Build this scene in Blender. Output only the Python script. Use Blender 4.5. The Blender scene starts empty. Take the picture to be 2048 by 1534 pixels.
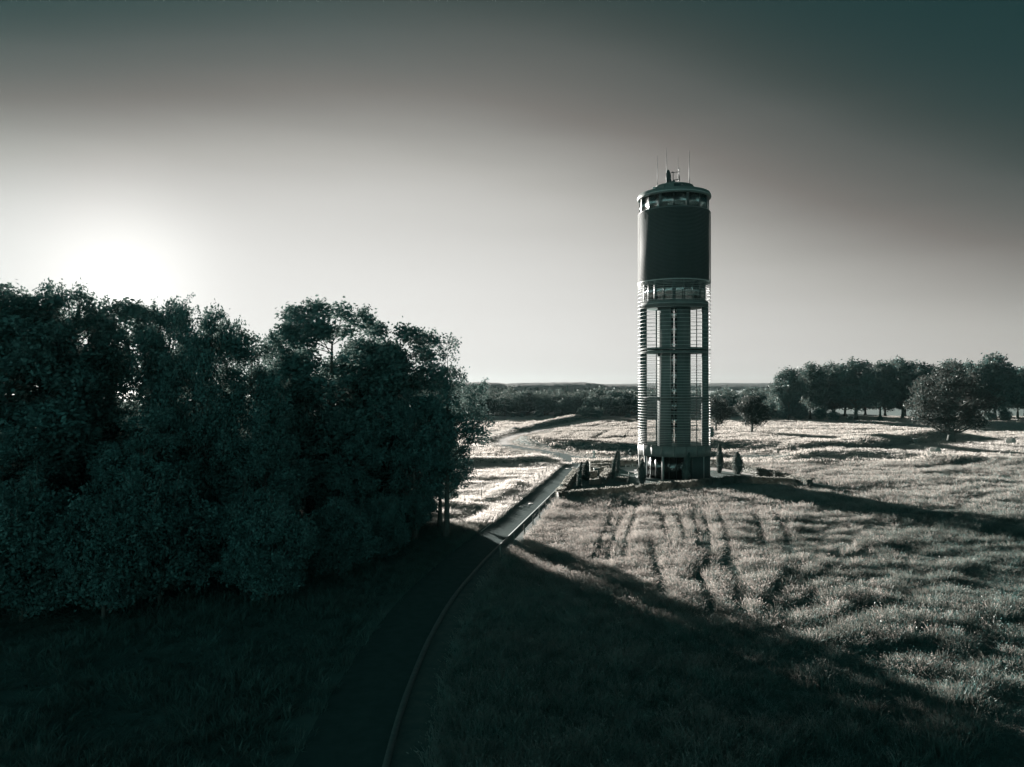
import bpy, math, random
import numpy as np

# ------------------------------------------------------------------ camera, sky, sun, exposure
SC = bpy.context.scene
COL = SC.collection
CAM_H = 14.4            # drone height above the ground sheet (m)
F = 1500.0              # focal length in photograph pixels (2048 wide)
HOR = 772.0             # horizon row in the photograph
SUN_AZ = math.radians(-27.6)   # measured from +Y towards +X
SUN_EL = math.radians(7.3)
EXPO = 2.0

cam = bpy.data.cameras.new('camera')
cam.sensor_width = 36.0
cam.lens = 36.0 * F / 2048.0
cam.clip_end = 40000.0
cam.clip_start = 0.5
cam_o = bpy.data.objects.new('camera', cam)
COL.objects.link(cam_o)
cam_o.location = (0, 0, CAM_H)
cam_o.rotation_euler = (math.radians(90) + math.atan((HOR - 767.0) / F), 0, 0)
SC.camera = cam_o

SUN_DIR = (math.sin(SUN_AZ) * math.cos(SUN_EL), math.cos(SUN_AZ) * math.cos(SUN_EL), math.sin(SUN_EL))

world = bpy.data.worlds.new('World')
SC.world = world
world.use_nodes = True


def build_sky():
    nt = world.node_tree
    nt.nodes.clear()
    N = nt.nodes.new
    L = nt.links.new

    def math_n(op, a, b=None, c=None):
        n = N('ShaderNodeMath')
        n.operation = op
        for i, v in enumerate((a, b, c)):
            if v is None:
                continue
            if isinstance(v, (int, float)):
                n.inputs[i].default_value = v
            else:
                L(v, n.inputs[i])
        return n.outputs[0]

    out = N('ShaderNodeOutputWorld')
    bg = N('ShaderNodeBackground')
    bg.inputs['Strength'].default_value = 0.1
    L(bg.outputs[0], out.inputs[0])
    sky = N('ShaderNodeTexSky')
    sky.sky_type = 'NISHITA'
    sky.sun_disc = False
    sky.sun_elevation = SUN_EL
    sky.sun_rotation = SUN_AZ
    sky.air_density = 1.0
    sky.dust_density = 1.0
    bw = N('ShaderNodeRGBToBW')
    L(sky.outputs[0], bw.inputs[0])
    lum = math_n('MINIMUM', bw.outputs[0], 4.0)
    cool = N('ShaderNodeCombineColor')
    for i, k in enumerate((0.29, 0.94, 0.97)):
        L(math_n('MULTIPLY_ADD', lum, 0.085 * k, 0.3 * k), cool.inputs[i])
    tc = N('ShaderNodeTexCoord')
    sep = N('ShaderNodeSeparateXYZ')
    nrm = N('ShaderNodeVectorMath')
    nrm.operation = 'NORMALIZE'
    L(tc.outputs['Generated'], nrm.inputs[0])
    L(nrm.outputs[0], sep.inputs[0])
    dot = N('ShaderNodeVectorMath')
    dot.operation = 'DOT_PRODUCT'
    L(nrm.outputs[0], dot.inputs[0])
    dot.inputs[1].default_value = SUN_DIR
    g = dot.outputs['Value']
    # thin high veil: a little soft unevenness
    mp = N('ShaderNodeMapping')
    mp.inputs['Scale'].default_value = (1.2, 1.2, 9.0)
    L(nrm.outputs[0], mp.inputs[0])
    nz = N('ShaderNodeTexNoise')
    nz.inputs['Scale'].default_value = 1.3
    nz.inputs['Detail'].default_value = 3.0
    L(mp.outputs[0], nz.inputs['Vector'])
    veil = math_n('MULTIPLY', math_n('SUBTRACT', nz.outputs['Fac'], 0.5), 0.6)
    dz = math_n('MAXIMUM', sep.outputs[2], 0.0)
    dx = math_n('MINIMUM', math_n('MAXIMUM', sep.outputs[0], -0.62), 0.75)
    dy = sep.outputs[1]
    g0 = math_n('MAXIMUM', g, 0.0)
    dx2 = math_n('MULTIPLY', dx, dx)
    u = math_n('MULTIPLY_ADD', dz, -2.726, 2.161)
    u = math_n('MULTIPLY_ADD', math_n('MULTIPLY', dz, dz), -20.77, u)
    u = math_n('MULTIPLY_ADD', dx, -3.871, u)
    u = math_n('MULTIPLY_ADD', dx2, 2.345, u)
    u = math_n('MULTIPLY_ADD', math_n('MULTIPLY', dx, dz), 3.925, u)
    u = math_n('MULTIPLY_ADD', math_n('MULTIPLY', dx2, dz), -33.96, u)
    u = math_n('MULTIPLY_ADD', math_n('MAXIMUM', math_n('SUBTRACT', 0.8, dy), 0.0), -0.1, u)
    back = math_n('MULTIPLY', math_n('MAXIMUM', math_n('SUBTRACT', 0.8, dy), 0.0), 9.0)  # upper sky behind the camera raised, an added fill for the shade
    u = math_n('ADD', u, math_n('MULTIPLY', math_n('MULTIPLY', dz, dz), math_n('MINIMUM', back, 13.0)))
    u = math_n('ADD', u, veil)
    u = math_n('MULTIPLY_ADD', math_n('EXPONENT', math_n('MULTIPLY', dz, -30.0)), -0.75, u)
    t = math_n('MULTIPLY_ADD', math_n('TANH', math_n('MULTIPLY', u, 0.5)), 0.5, 0.5)
    ramp = N('ShaderNodeValToRGB')
    cr = ramp.color_ramp
    stops = [(0.0, (0, 0, 0)), (0.03, (0.037, 0.025, 0.02)), (0.07, (0.088, 0.066, 0.058)), (0.2, (0.183, 0.136, 0.12)), (0.5, (0.444, 0.395, 0.365)), (1.0, (0.86, 0.815, 0.785))]
    while len(cr.elements) < len(stops):
        cr.elements.new(0.5)
    for e, (p, c) in zip(cr.elements, stops):
        e.position = p
        e.color = (*c, 1.0)
    L(t, ramp.inputs[0])
    # the sky turns cool away from the sun, brightened behind camera to lift shade
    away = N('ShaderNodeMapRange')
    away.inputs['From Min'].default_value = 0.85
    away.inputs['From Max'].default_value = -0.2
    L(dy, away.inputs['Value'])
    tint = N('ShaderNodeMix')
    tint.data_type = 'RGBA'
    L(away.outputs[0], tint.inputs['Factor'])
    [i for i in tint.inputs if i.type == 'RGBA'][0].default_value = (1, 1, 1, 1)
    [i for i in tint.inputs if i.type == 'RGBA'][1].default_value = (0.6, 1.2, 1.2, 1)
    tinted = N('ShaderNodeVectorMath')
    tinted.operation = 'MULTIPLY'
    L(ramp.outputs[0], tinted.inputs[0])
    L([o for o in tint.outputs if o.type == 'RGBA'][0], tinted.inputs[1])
    # glare of the low sun in the air around it
    glow = math_n('POWER', g0, 260.0)
    glow = math_n('MULTIPLY', glow, 0.3)
    core = math_n('MULTIPLY', math_n('POWER', g0, 9000.0), 12.0)
    glow = math_n('ADD', glow, core)
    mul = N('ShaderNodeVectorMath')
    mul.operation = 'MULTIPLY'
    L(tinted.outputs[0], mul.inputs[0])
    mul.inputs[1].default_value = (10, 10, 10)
    gv = N('ShaderNodeCombineColor')
    for i, k in enumerate((10, 9.9, 9.6)):
        L(math_n('MULTIPLY', glow, k), gv.inputs[i])
    a1 = N('ShaderNodeVectorMath')
    a1.operation = 'ADD'
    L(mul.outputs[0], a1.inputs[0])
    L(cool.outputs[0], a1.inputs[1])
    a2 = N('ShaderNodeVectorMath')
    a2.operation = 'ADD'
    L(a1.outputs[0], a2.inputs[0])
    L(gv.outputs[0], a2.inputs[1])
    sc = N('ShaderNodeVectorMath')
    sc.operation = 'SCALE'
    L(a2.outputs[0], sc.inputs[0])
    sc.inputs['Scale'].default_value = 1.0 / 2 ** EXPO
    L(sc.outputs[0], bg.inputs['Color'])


build_sky()

sun = bpy.data.lights.new('sun', 'SUN')
sun.energy = 5.0
sun.angle = math.radians(0.53)
sun.color = (1.0, 0.93, 0.87)
sun_o = bpy.data.objects.new('sun', sun)
COL.objects.link(sun_o)
sun_o.rotation_euler = (math.radians(90) - SUN_EL, 0, math.pi - SUN_AZ)
sun_o.location = (-40, 80, 60)

vs = SC.view_settings
vs.view_transform = 'Standard'
vs.look = 'None'
vs.exposure = EXPO
vs.gamma = 1.0
SC.render.engine = 'CYCLES'
SC.cycles.max_bounces = 12
SC.cycles.diffuse_bounces = 8
SC.cycles.transparent_max_bounces = 12
SC.cycles.volume_bounces = 0
SC.cycles.use_denoising = True
SC.cycles.sample_clamp_indirect = 4.0

# ------------------------------------------------------------------ helpers
rng = np.random.default_rng(7)
random.seed(7)


def P(px, py, z=0.0):
    """photograph pixel on the ground -> world point"""
    d = (CAM_H - z) * F / (py - HOR)
    return ((px - 1024.0) / F * d, d, z)


def PX(X, Y, Z=0.0):
    """world -> photograph pixel (arrays)"""
    Y = np.maximum(Y, 1.0)
    return 1024.0 + F * X / Y, HOR + (CAM_H - Z) * F / Y


def tag(o, label=None, cat=None, group=None, kind=None):
    if label:
        o['label'] = label
    if cat:
        o['category'] = cat
    if group:
        o['group'] = group
    if kind:
        o['kind'] = kind
    return o


def mesh_np(name, V, Fc, mat=None, smooth=False):
    """V (n,3); Fc list of index arrays, each (m,k)"""
    V = np.asarray(V, dtype=np.float32).reshape(-1, 3)
    if not isinstance(Fc, (list, tuple)):
        Fc = [Fc]
    Fc = [np.asarray(f, dtype=np.int32) for f in Fc if len(f)]
    me = bpy.data.meshes.new(name)
    me.vertices.add(len(V))
    me.vertices.foreach_set('co', V.ravel())
    loops = np.concatenate([f.ravel() for f in Fc])
    tot = np.concatenate([np.full(len(f), f.shape[1], np.int32) for f in Fc])
    start = np.concatenate([[0], np.cumsum(tot)[:-1]]).astype(np.int32)
    me.loops.add(len(loops))
    me.loops.foreach_set('vertex_index', loops)
    me.polygons.add(len(tot))
    me.polygons.foreach_set('loop_start', start)
    me.polygons.foreach_set('loop_total', tot)
    if smooth:
        me.polygons.foreach_set('use_smooth', np.ones(len(tot), dtype=bool))
    me.update(calc_edges=True)
    me.validate()
    if mat:
        me.materials.append(mat)
    return me


def link(name, data, parent=None, loc=(0, 0, 0), rotz=0.0):
    o = bpy.data.objects.new(name, data)
    COL.objects.link(o)
    o.location = loc
    o.rotation_euler = (0, 0, rotz)
    if parent is not None:
        o.parent = parent
    return o


def empty(name, loc=(0, 0, 0), rotz=0.0):
    o = link(name, None, None, loc, rotz)
    o.empty_display_size = 0.3
    return o


class MB:
    """collects shapes for one mesh"""

    def __init__(self):
        self.V = []
        self.Q = []
        self.T = []
        self.G = []
        self.n = 0

    def add(self, V, Q=None, T=None):
        V = np.asarray(V, float).reshape(-1, 3)
        if Q is not None and len(Q):
            self.Q.append(np.asarray(Q, int) + self.n)
        if T is not None and len(T):
            self.T.append(np.asarray(T, int) + self.n)
        self.V.append(V)
        self.n += len(V)
        return self

    def box(self, c, s, rz=0.0, taper=1.0):
        x, y, z = [v / 2 for v in s]
        V = np.array([(-x, -y, -z), (x, -y, -z), (x, y, -z), (-x, y, -z),
                      (-x * taper, -y * taper, z), (x * taper, -y * taper, z), (x * taper, y * taper, z), (-x * taper, y * taper, z)])
        ca, sa = math.cos(rz), math.sin(rz)
        V = np.stack([V[:, 0] * ca - V[:, 1] * sa, V[:, 0] * sa + V[:, 1] * ca, V[:, 2]], 1) + np.array(c)
        return self.add(V, [(0, 3, 2, 1), (4, 5, 6, 7), (0, 1, 5, 4), (1, 2, 6, 5), (2, 3, 7, 6), (3, 0, 4, 7)])

    def tube(self, pts, rad, sides=6, cap=True):
        pts = np.asarray(pts, float)
        n = len(pts)
        rad = np.broadcast_to(np.asarray(rad, float), (n,))
        d = np.gradient(pts, axis=0)
        d /= np.linalg.norm(d, axis=1)[:, None] + 1e-9
        ref = np.where(np.abs(d[:, 2:3]) > 0.9, np.array([[1.0, 0, 0]]), np.array([[0, 0, 1.0]]))
        a = np.cross(d, ref)
        a /= np.linalg.norm(a, axis=1)[:, None] + 1e-9
        b = np.cross(d, a)
        th = np.arange(sides) * 2 * math.pi / sides
        V = pts[:, None, :] + rad[:, None, None] * (np.cos(th)[None, :, None] * a[:, None, :] + np.sin(th)[None, :, None] * b[:, None, :])
        i = np.arange(n - 1)[:, None] * sides
        j = np.arange(sides)[None, :]
        k = (j + 1) % sides
        Q = np.stack([i + j, i + k, i + sides + k, i + sides + j], -1).reshape(-1, 4)
        base = self.n
        self.add(V.reshape(-1, 3), Q)
        if cap and sides == 4:
            self.Q.append(np.array([[0, 3, 2, 1]]) + base)
            self.Q.append(np.array([[0, 1, 2, 3]]) + base + (n - 1) * sides)
        elif cap:
            e = base + (n - 1) * sides
            self.T.append(np.array([(base, base + k + 1, base + k) for k in range(1, sides - 1)]))
            self.T.append(np.array([(e, e + k, e + k + 1) for k in range(1, sides - 1)]))
        return self

    def lathe(self, prof, seg=48, a0=0.0, a1=2 * math.pi):
        """prof: (r,z) list, closed loop when the first equals the last"""
        prof = np.asarray(prof, float)
        full = abs(a1 - a0 - 2 * math.pi) < 1e-6
        th = a0 + (a1 - a0) * np.arange(seg + (0 if full else 1)) / seg
        m = len(th)
        V = np.stack([prof[None, :, 0] * np.cos(th)[:, None], prof[None, :, 0] * np.sin(th)[:, None], np.broadcast_to(prof[None, :, 1], (m, len(prof)))], -1)
        k = len(prof)
        i = np.arange(seg)[:, None]
        i2 = (i + 1) % m
        j = np.arange(k - 1)[None, :]
        Q = np.stack([i * k + j, i2 * k + j, i2 * k + j + 1, i * k + j + 1], -1).reshape(-1, 4)
        base = self.n
        self.add(V.reshape(-1, 3), Q)
        if not full and np.allclose(prof[0], prof[-1]) and k == 5:
            self.Q.append(np.array([[3, 2, 1, 0]]) + base)
            self.Q.append(np.array([[0, 1, 2, 3]]) + base + (m - 1) * k)
        return self

    def leaves(self, c, d, side, s, w, fold=0.12):
        """rhombic leaves: centre, axis, side vectors, length, width ratio"""
        n = len(c)
        s = np.asarray(s).reshape(-1, 1)
        nr = np.cross(d, side)
        V = np.stack([c - d * s * 0.5, c + side * s * w * 0.5 + nr * s * fold, c + d * s * 0.5, c - side * s * w * 0.5 + nr * s * fold], 1).reshape(-1, 3)
        Q = np.arange(n * 4).reshape(n, 4)
        return self.add(V, Q)

    def mesh(self, name, mat=None, smooth=False):
        fs = []
        if self.Q:
            fs.append(np.concatenate(self.Q))
        if self.T:
            fs.append(np.concatenate(self.T))
        return mesh_np(name, np.concatenate(self.V), fs, mat, smooth)

    def build(self, name, mat, parent=None, loc=(0, 0, 0), rotz=0.0, smooth=False):
        return link(name, self.mesh(name, mat, smooth), parent, loc, rotz)


def unit(r, n):
    v = r.normal(size=(n, 3))
    return v / (np.linalg.norm(v, axis=1)[:, None] + 1e-9)


def norm(v):
    return v / (np.linalg.norm(v, axis=-1, keepdims=True) + 1e-9)


class VNoise:
    def __init__(self, seed, n=256):
        self.g = np.random.default_rng(seed).random((n, n))
        self.n = n

    def at(self, x, y):
        x0 = np.floor(x).astype(int)
        y0 = np.floor(y).astype(int)
        fx = x - x0
        fy = y - y0
        fx = fx * fx * (3 - 2 * fx)
        fy = fy * fy * (3 - 2 * fy)
        n = self.n
        g = self.g
        a = g[x0 % n, y0 % n] * (1 - fx) + g[(x0 + 1) % n, y0 % n] * fx
        b = g[x0 % n, (y0 + 1) % n] * (1 - fx) + g[(x0 + 1) % n, (y0 + 1) % n] * fx
        return a * (1 - fy) + b * fy

    def fbm(self, x, y, o=4):
        s = 0
        a = 0.5
        for i in range(o):
            s = s + a * self.at(x * 2 ** i + 17 * i, y * 2 ** i + 31 * i)
            a *= 0.5
        return s / (1 - 0.5 ** o)


NZ = VNoise(3)
NZ2 = VNoise(11)


def catmull(pts, per=10):
    pts = np.asarray(pts, float)
    p = np.vstack([2 * pts[0] - pts[1], pts, 2 * pts[-1] - pts[-2]])
    out = []
    for i in range(1, len(p) - 2):
        t = np.linspace(0, 1, per, endpoint=False)[:, None]
        a, b, c, d = p[i - 1], p[i], p[i + 1], p[i + 2]
        out.append(0.5 * (2 * b + (c - a) * t + (2 * a - 5 * b + 4 * c - d) * t ** 2 + (3 * b - a - 3 * c + d) * t ** 3))
    out.append(pts[-1:])
    return np.vstack(out)


def dist_poly(X, Y, line):
    """distance of points to a polyline (world)"""
    best = np.full(X.shape, 1e9)
    for (ax, ay), (bx, by) in zip(line[:-1], line[1:]):
        dx, dy = bx - ax, by - ay
        t = np.clip(((X - ax) * dx + (Y - ay) * dy) / (dx * dx + dy * dy + 1e-9), 0, 1)
        best = np.minimum(best, np.hypot(X - ax - t * dx, Y - ay - t * dy))
    return best


def inside(X, Y, poly):
    r = np.zeros(X.shape, bool)
    n = len(poly)
    for i in range(n):
        x1, y1 = poly[i][:2]
        x2, y2 = poly[(i + 1) % n][:2]
        c = ((y1 > Y) != (y2 > Y)) & (X < (x2 - x1) * (Y - y1) / (y2 - y1 + 1e-12) + x1)
        r ^= c
    return r


def W(*pix):
    return [P(x, y)[:2] for x, y in pix]


# ------------------------------------------------------------------ materials
def new_mat(name):
    m = bpy.data.materials.new(name)
    m.use_nodes = True
    return m, m.node_tree, m.node_tree.nodes['Principled BSDF']


def noise_mat(name, c1, c2, scale, rough=0.8, bump=0.3, metallic=0.0, detail=5.0, stretch=(1, 1, 1), spec=0.3, dist=0.02):
    m, nt, b = new_mat(name)
    N, L = nt.nodes.new, nt.links.new
    tc = N('ShaderNodeTexCoord')
    mp = N('ShaderNodeMapping')
    mp.inputs['Scale'].default_value = stretch
    L(tc.outputs['Object'], mp.inputs[0])
    nz = N('ShaderNodeTexNoise')
    nz.inputs['Scale'].default_value = scale
    nz.inputs['Detail'].default_value = detail
    nz.inputs['Roughness'].default_value = 0.65
    L(mp.outputs[0], nz.inputs['Vector'])
    r = N('ShaderNodeValToRGB')
    r.color_ramp.elements[0].position = 0.3
    r.color_ramp.elements[1].position = 0.7
    r.color_ramp.elements[0].color = (*c1, 1)
    r.color_ramp.elements[1].color = (*c2, 1)
    L(nz.outputs['Fac'], r.inputs[0])
    L(r.outputs[0], b.inputs['Base Color'])
    b.inputs['Roughness'].default_value = rough
    b.inputs['Metallic'].default_value = metallic
    b.inputs['Specular IOR Level'].default_value = spec
    if bump:
        bp = N('ShaderNodeBump')
        bp.inputs['Strength'].default_value = bump
        bp.inputs['Distance'].default_value = dist
        L(nz.outputs['Fac'], bp.inputs['Height'])
        L(bp.outputs[0], b.inputs['Normal'])
    return m


def leaf_mat(name, refl, trans, var=0.35, mix=0.5, spec=0.03):
    """two-sided leaf: dark reflection, paler light shining through"""
    m = bpy.data.materials.new(name)
    m.use_nodes = True
    nt = m.node_tree
    nt.nodes.clear()
    N, L = nt.nodes.new, nt.links.new
    out = N('ShaderNodeOutputMaterial')
    geo = N('ShaderNodeNewGeometry')
    nz = N('ShaderNodeTexNoise')
    nz.inputs['Scale'].default_value = 0.9
    nz.inputs['Detail'].default_value = 3.0
    L(geo.outputs['Position'], nz.inputs['Vector'])
    mr = N('ShaderNodeMapRange')
    mr.inputs['From Min'].default_value = 0.3
    mr.inputs['From Max'].default_value = 0.7
    mr.inputs['To Min'].default_value = 1 - var
    mr.inputs['To Max'].default_value = 1 + var
    L(nz.outputs['Fac'], mr.inputs['Value'])

    def col(c):
        n = N('ShaderNodeVectorMath')
        n.operation = 'SCALE'
        n.inputs[0].default_value = c
        L(mr.outputs[0], n.inputs['Scale'])
        return n.outputs[0]
    d = N('ShaderNodeBsdfDiffuse')
    L(col(refl), d.inputs['Color'])
    t = N('ShaderNodeBsdfTranslucent')
    L(col(trans), t.inputs['Color'])
    mx = N('ShaderNodeMixShader')
    mx.inputs[0].default_value = mix
    L(d.outputs[0], mx.inputs[1])
    L(t.outputs[0], mx.inputs[2])
    gl = N('ShaderNodeBsdfGlossy')
    gl.inputs['Roughness'].default_value = 0.45
    gl.inputs['Color'].default_value = (0.8, 0.8, 0.78, 1)
    mx2 = N('ShaderNodeMixShader')
    mx2.inputs[0].default_value = spec
    L(mx.outputs[0], mx2.inputs[1])
    L(gl.outputs[0], mx2.inputs[2])
    L(mx2.outputs[0], out.inputs[0])
    return m


M = {}
M['ground'] = noise_mat('ground_soil', (0.06, 0.13, 0.125), (0.1, 0.17, 0.16), 0.35, 0.95, 0.6, dist=0.1)
M['asphalt'] = noise_mat('asphalt', (0.042, 0.085, 0.083), (0.066, 0.115, 0.112), 1.3, 0.95, 0.06, detail=8, stretch=(1, 1, 1), spec=0.03, dist=0.01)
M['gravel'] = noise_mat('pale_gravel', (0.35, 0.34, 0.32), (0.5, 0.49, 0.46), 3.0, 0.9, 0.8, detail=8, dist=0.03)
M['verge'] = noise_mat('verge_gravel', (0.05, 0.1, 0.095), (0.1, 0.15, 0.14), 1.5, 0.95, 0.5, detail=8)
M['kerb'] = noise_mat('kerb_concrete', (0.08, 0.12, 0.118), (0.13, 0.17, 0.165), 4.0, 0.8, 0.3)
M['paint'] = noise_mat('road_paint', (0.62, 0.61, 0.59), (0.8, 0.79, 0.77), 6.0, 0.6, 0.1)
M['paving'] = noise_mat('court_paving', (0.42, 0.41, 0.39), (0.56, 0.55, 0.52), 2.0, 0.8, 0.2)
M['concrete'] = noise_mat('dark_concrete', (0.07, 0.1, 0.095), (0.12, 0.15, 0.145), 0.9, 0.8, 0.2, stretch=(1, 1, 0.25))
M['white_steel'] = noise_mat('white_steel', (0.66, 0.66, 0.64), (0.78, 0.78, 0.76), 1.5, 0.45, 0.05)
M['column'] = noise_mat('column_steel', (0.2, 0.22, 0.215), (0.28, 0.3, 0.29), 1.5, 0.6, 0.05)
M['drum_slat'] = noise_mat('drum_slat', (0.05, 0.085, 0.083), (0.09, 0.12, 0.118), 0.6, 0.6, 0.05, stretch=(1, 1, 0.4), spec=0.3)
M['slat'] = noise_mat('anodised_slat', (0.32, 0.37, 0.36), (0.44, 0.48, 0.47), 3.0, 0.42, 0.05, metallic=0.2, spec=0.5)
M['drum'] = noise_mat('drum_cladding', (0.025, 0.05, 0.05), (0.045, 0.07, 0.07), 1.0, 0.8, 0.1)
M['roof'] = noise_mat('roof_metal', (0.09, 0.13, 0.125), (0.14, 0.18, 0.17), 1.0, 0.5, 0.1, spec=0.4)
M['skirt'] = noise_mat('skirt_panel', (0.12, 0.14, 0.135), (0.17, 0.19, 0.18), 1.2, 0.6, 0.05)
M['dark_metal'] = noise_mat('dark_metal', (0.05, 0.07, 0.07), (0.09, 0.11, 0.11), 4.0, 0.5, 0.05, metallic=0.3)
M['bark'] = noise_mat('bark', (0.05, 0.07, 0.065), (0.12, 0.13, 0.12), 5.0, 0.95, 0.8, stretch=(1, 1, 0.2))
M['wood'] = noise_mat('weathered_wood', (0.14, 0.15, 0.14), (0.3, 0.3, 0.28), 5.0, 0.9, 0.5, stretch=(1, 1, 0.2))
M['straw'] = noise_mat('straw', (0.3, 0.3, 0.28), (0.52, 0.51, 0.48), 9.0, 0.9, 1.0, detail=8, dist=0.05)
M['hill'] = noise_mat('wooded_hill', (0.03, 0.055, 0.055), (0.08, 0.11, 0.11), 0.03, 0.95, 1.0, detail=6, dist=4.0)
M['leaf'] = leaf_mat('tree_leaf', (0.085, 0.235, 0.23), (0.085, 0.11, 0.1), mix=0.38)
M['leaf_far'] = leaf_mat('far_leaf', (0.06, 0.17, 0.165), (0.09, 0.1, 0.09), mix=0.35)
M['leaf_mid'] = leaf_mat('field_tree_leaf', (0.03, 0.075, 0.072), (0.07, 0.075, 0.07), mix=0.35)
M['needle'] = leaf_mat('juniper_needle', (0.07, 0.13, 0.125), (0.12, 0.125, 0.115), mix=0.35)
M['hedge'] = leaf_mat('hedge_leaf', (0.075, 0.115, 0.11), (0.3, 0.3, 0.27))
M['grass'] = leaf_mat('meadow_grass', (0.1, 0.27, 0.26), (0.35, 0.31, 0.285), var=0.3, mix=0.55, spec=0.04)
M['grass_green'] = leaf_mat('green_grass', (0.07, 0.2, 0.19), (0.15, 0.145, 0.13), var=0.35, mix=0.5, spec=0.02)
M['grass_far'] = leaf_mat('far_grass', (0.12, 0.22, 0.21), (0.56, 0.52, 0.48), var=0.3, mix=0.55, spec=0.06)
M['grass_pale'] = leaf_mat('pale_grass', (0.3, 0.31, 0.29), (0.74, 0.71, 0.67), var=0.2, mix=0.6, spec=0.12)
M['barley'] = leaf_mat('barley', (0.14, 0.16, 0.15), (0.4, 0.38, 0.35), var=0.25, mix=0.55, spec=0.05)


def glass_mat(name, tint, transp, rough=0.08):
    m = bpy.data.materials.new(name)
    m.use_nodes = True
    nt = m.node_tree
    nt.nodes.clear()
    N, L = nt.nodes.new, nt.links.new
    out = N('ShaderNodeOutputMaterial')
    tr = N('ShaderNodeBsdfTransparent')
    tr.inputs[0].default_value = (*tint, 1)
    gl = N('ShaderNodeBsdfGlossy')
    gl.inputs['Roughness'].default_value = rough
    gl.inputs[0].default_value = (0.85, 0.9, 0.9, 1)
    fr = N('ShaderNodeFresnel')
    fr.inputs[0].default_value = 1.6
    nz = N('ShaderNodeTexNoise')
    nz.inputs['Scale'].default_value = 0.6
    bp = N('ShaderNodeBump')
    bp.inputs['Strength'].default_value = 0.03
    L(nz.outputs[0], bp.inputs['Height'])
    L(bp.outputs[0], gl.inputs['Normal'])
    ad = N('ShaderNodeMath')
    ad.operation = 'ADD'
    ad.use_clamp = True
    ad.inputs[1].default_value = 1.0 - transp
    L(fr.outputs[0], ad.inputs[0])
    mx = N('ShaderNodeMixShader')
    L(ad.outputs[0], mx.inputs[0])
    L(tr.outputs[0], mx.inputs[1])
    L(gl.outputs[0], mx.inputs[2])
    L(mx.outputs[0], out.inputs[0])
    return m


M['glass'] = glass_mat('tinted_glass', (0.6, 0.62, 0.61), 0.85)
M['glass_dark'] = glass_mat('solar_glass', (0.14, 0.16, 0.16), 0.93, 0.2)
M['glass_view'] = glass_mat('viewing_glass', (0.62, 0.64, 0.63), 0.88, 0.15)

# ------------------------------------------------------------------ road line, banks, terrain
KERB = catmull([P(x, y)[:2] for x, y in [(700, 1800), (780, 1480), (820, 1360), (860, 1270), (905, 1195), (960, 1130), (1005, 1085), (1080, 1012), (1130, 962), (1158, 932)]], 8)


def offset(line, d):
    t = np.gradient(line, axis=0)
    t = norm(t)
    n = np.stack([-t[:, 1], t[:, 0]], 1)
    return line + n * d


ROAD_W = 3.4
ROAD_L = offset(KERB, ROAD_W)
ROAD_C = offset(KERB, ROAD_W / 2)
LANE = catmull(np.vstack([ROAD_C[-1] * 0.5 + ROAD_C[-2] * 0.5, W((1128, 912), (1085, 903), (1040, 896), (1006, 888), (1010, 878), (1050, 866), (1110, 853.5), (1172, 842.5), (1200, 838))]), 10)
BACK_LANE = catmull(np.vstack([W((1128, 914)), W((1180, 916), (1240, 916), (1330, 915), (1440, 914), (1540, 912))]), 8)

RIDGES = [  # world polyline, height, width : grassy banks and folds in the ground
    (W((860, 932), (930, 931), (1000, 929), (1080, 924), (1104, 918)), 1.3, 2.2),
    (W((985, 881), (1020, 871), (1055, 861), (1095, 851.5), (1150, 839)), 1.9, 3.4),
    (W((860, 888), (930, 886.5), (985, 884)), 0.55, 1.6),
    (W((1036, 882), (1070, 888), (1120, 895), (1200, 900), (1275, 902), (1360, 902)), 1.8, 3.2),
    (W((860, 865), (950, 864.5), (1030, 862)), 0.5, 2.2),
    (W((1425, 893), (1500, 895), (1590, 900), (1690, 896), (1750, 887), (1815, 879), (1880, 874)), 1.7, 6.5),
    (W((1590, 917), (1680, 910), (1770, 912), (1880, 921), (2060, 934)), 1.15, 4.2),
    (W((1560, 857), (1700, 859), (1850, 862)), 0.5, 4.0),
    (W((880, 1016), (940, 1018), (985, 1014)), 0.6, 1.5),
    ([tuple(p) for p in offset(ROAD_L, 2.6) if 94 < p[1] < 140][::3], 1.15, 1.2),
]
TOWER = (25.5, 118.0)
GARDEN = [(5.4, 93.6), (12.3, 133.0), (13.2, 139.0), (37.0, 137.0), (47.0, 106.0), (34.0, 109.0), (22.4, 102.5)]


def hgt(X, Y):
    X = np.asarray(X, float)
    Y = np.asarray(Y, float)
    z = np.zeros(X.shape)
    for line, a, w in RIDGES:
        d = dist_poly(X, Y, line)
        z = z + a * np.exp(-(d / w) ** 2)
    z = z + 0.55 * (NZ.fbm(X / 16.0, Y / 16.0, 3) - 0.5) + 0.16 * (NZ2.fbm(X / 4.0, Y / 4.0, 2) - 0.5)
    dr = np.minimum(dist_poly(X, Y, ROAD_C[::3]), np.minimum(dist_poly(X, Y, LANE[::3]), dist_poly(X, Y, BACK_LANE[::3])))
    m = np.clip((dr - 3.2) / 2.5, 0, 1)
    cx, cy = 25.0, 118.0
    dg = np.hypot((X - cx) / 24.0, (Y - cy) / 27.0)
    m = m * np.clip((dg - 0.95) / 0.15, 0, 1)
    far = np.clip((520 - np.hypot(X, Y)) / 120.0, 0, 1)
    return z * m * far


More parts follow.
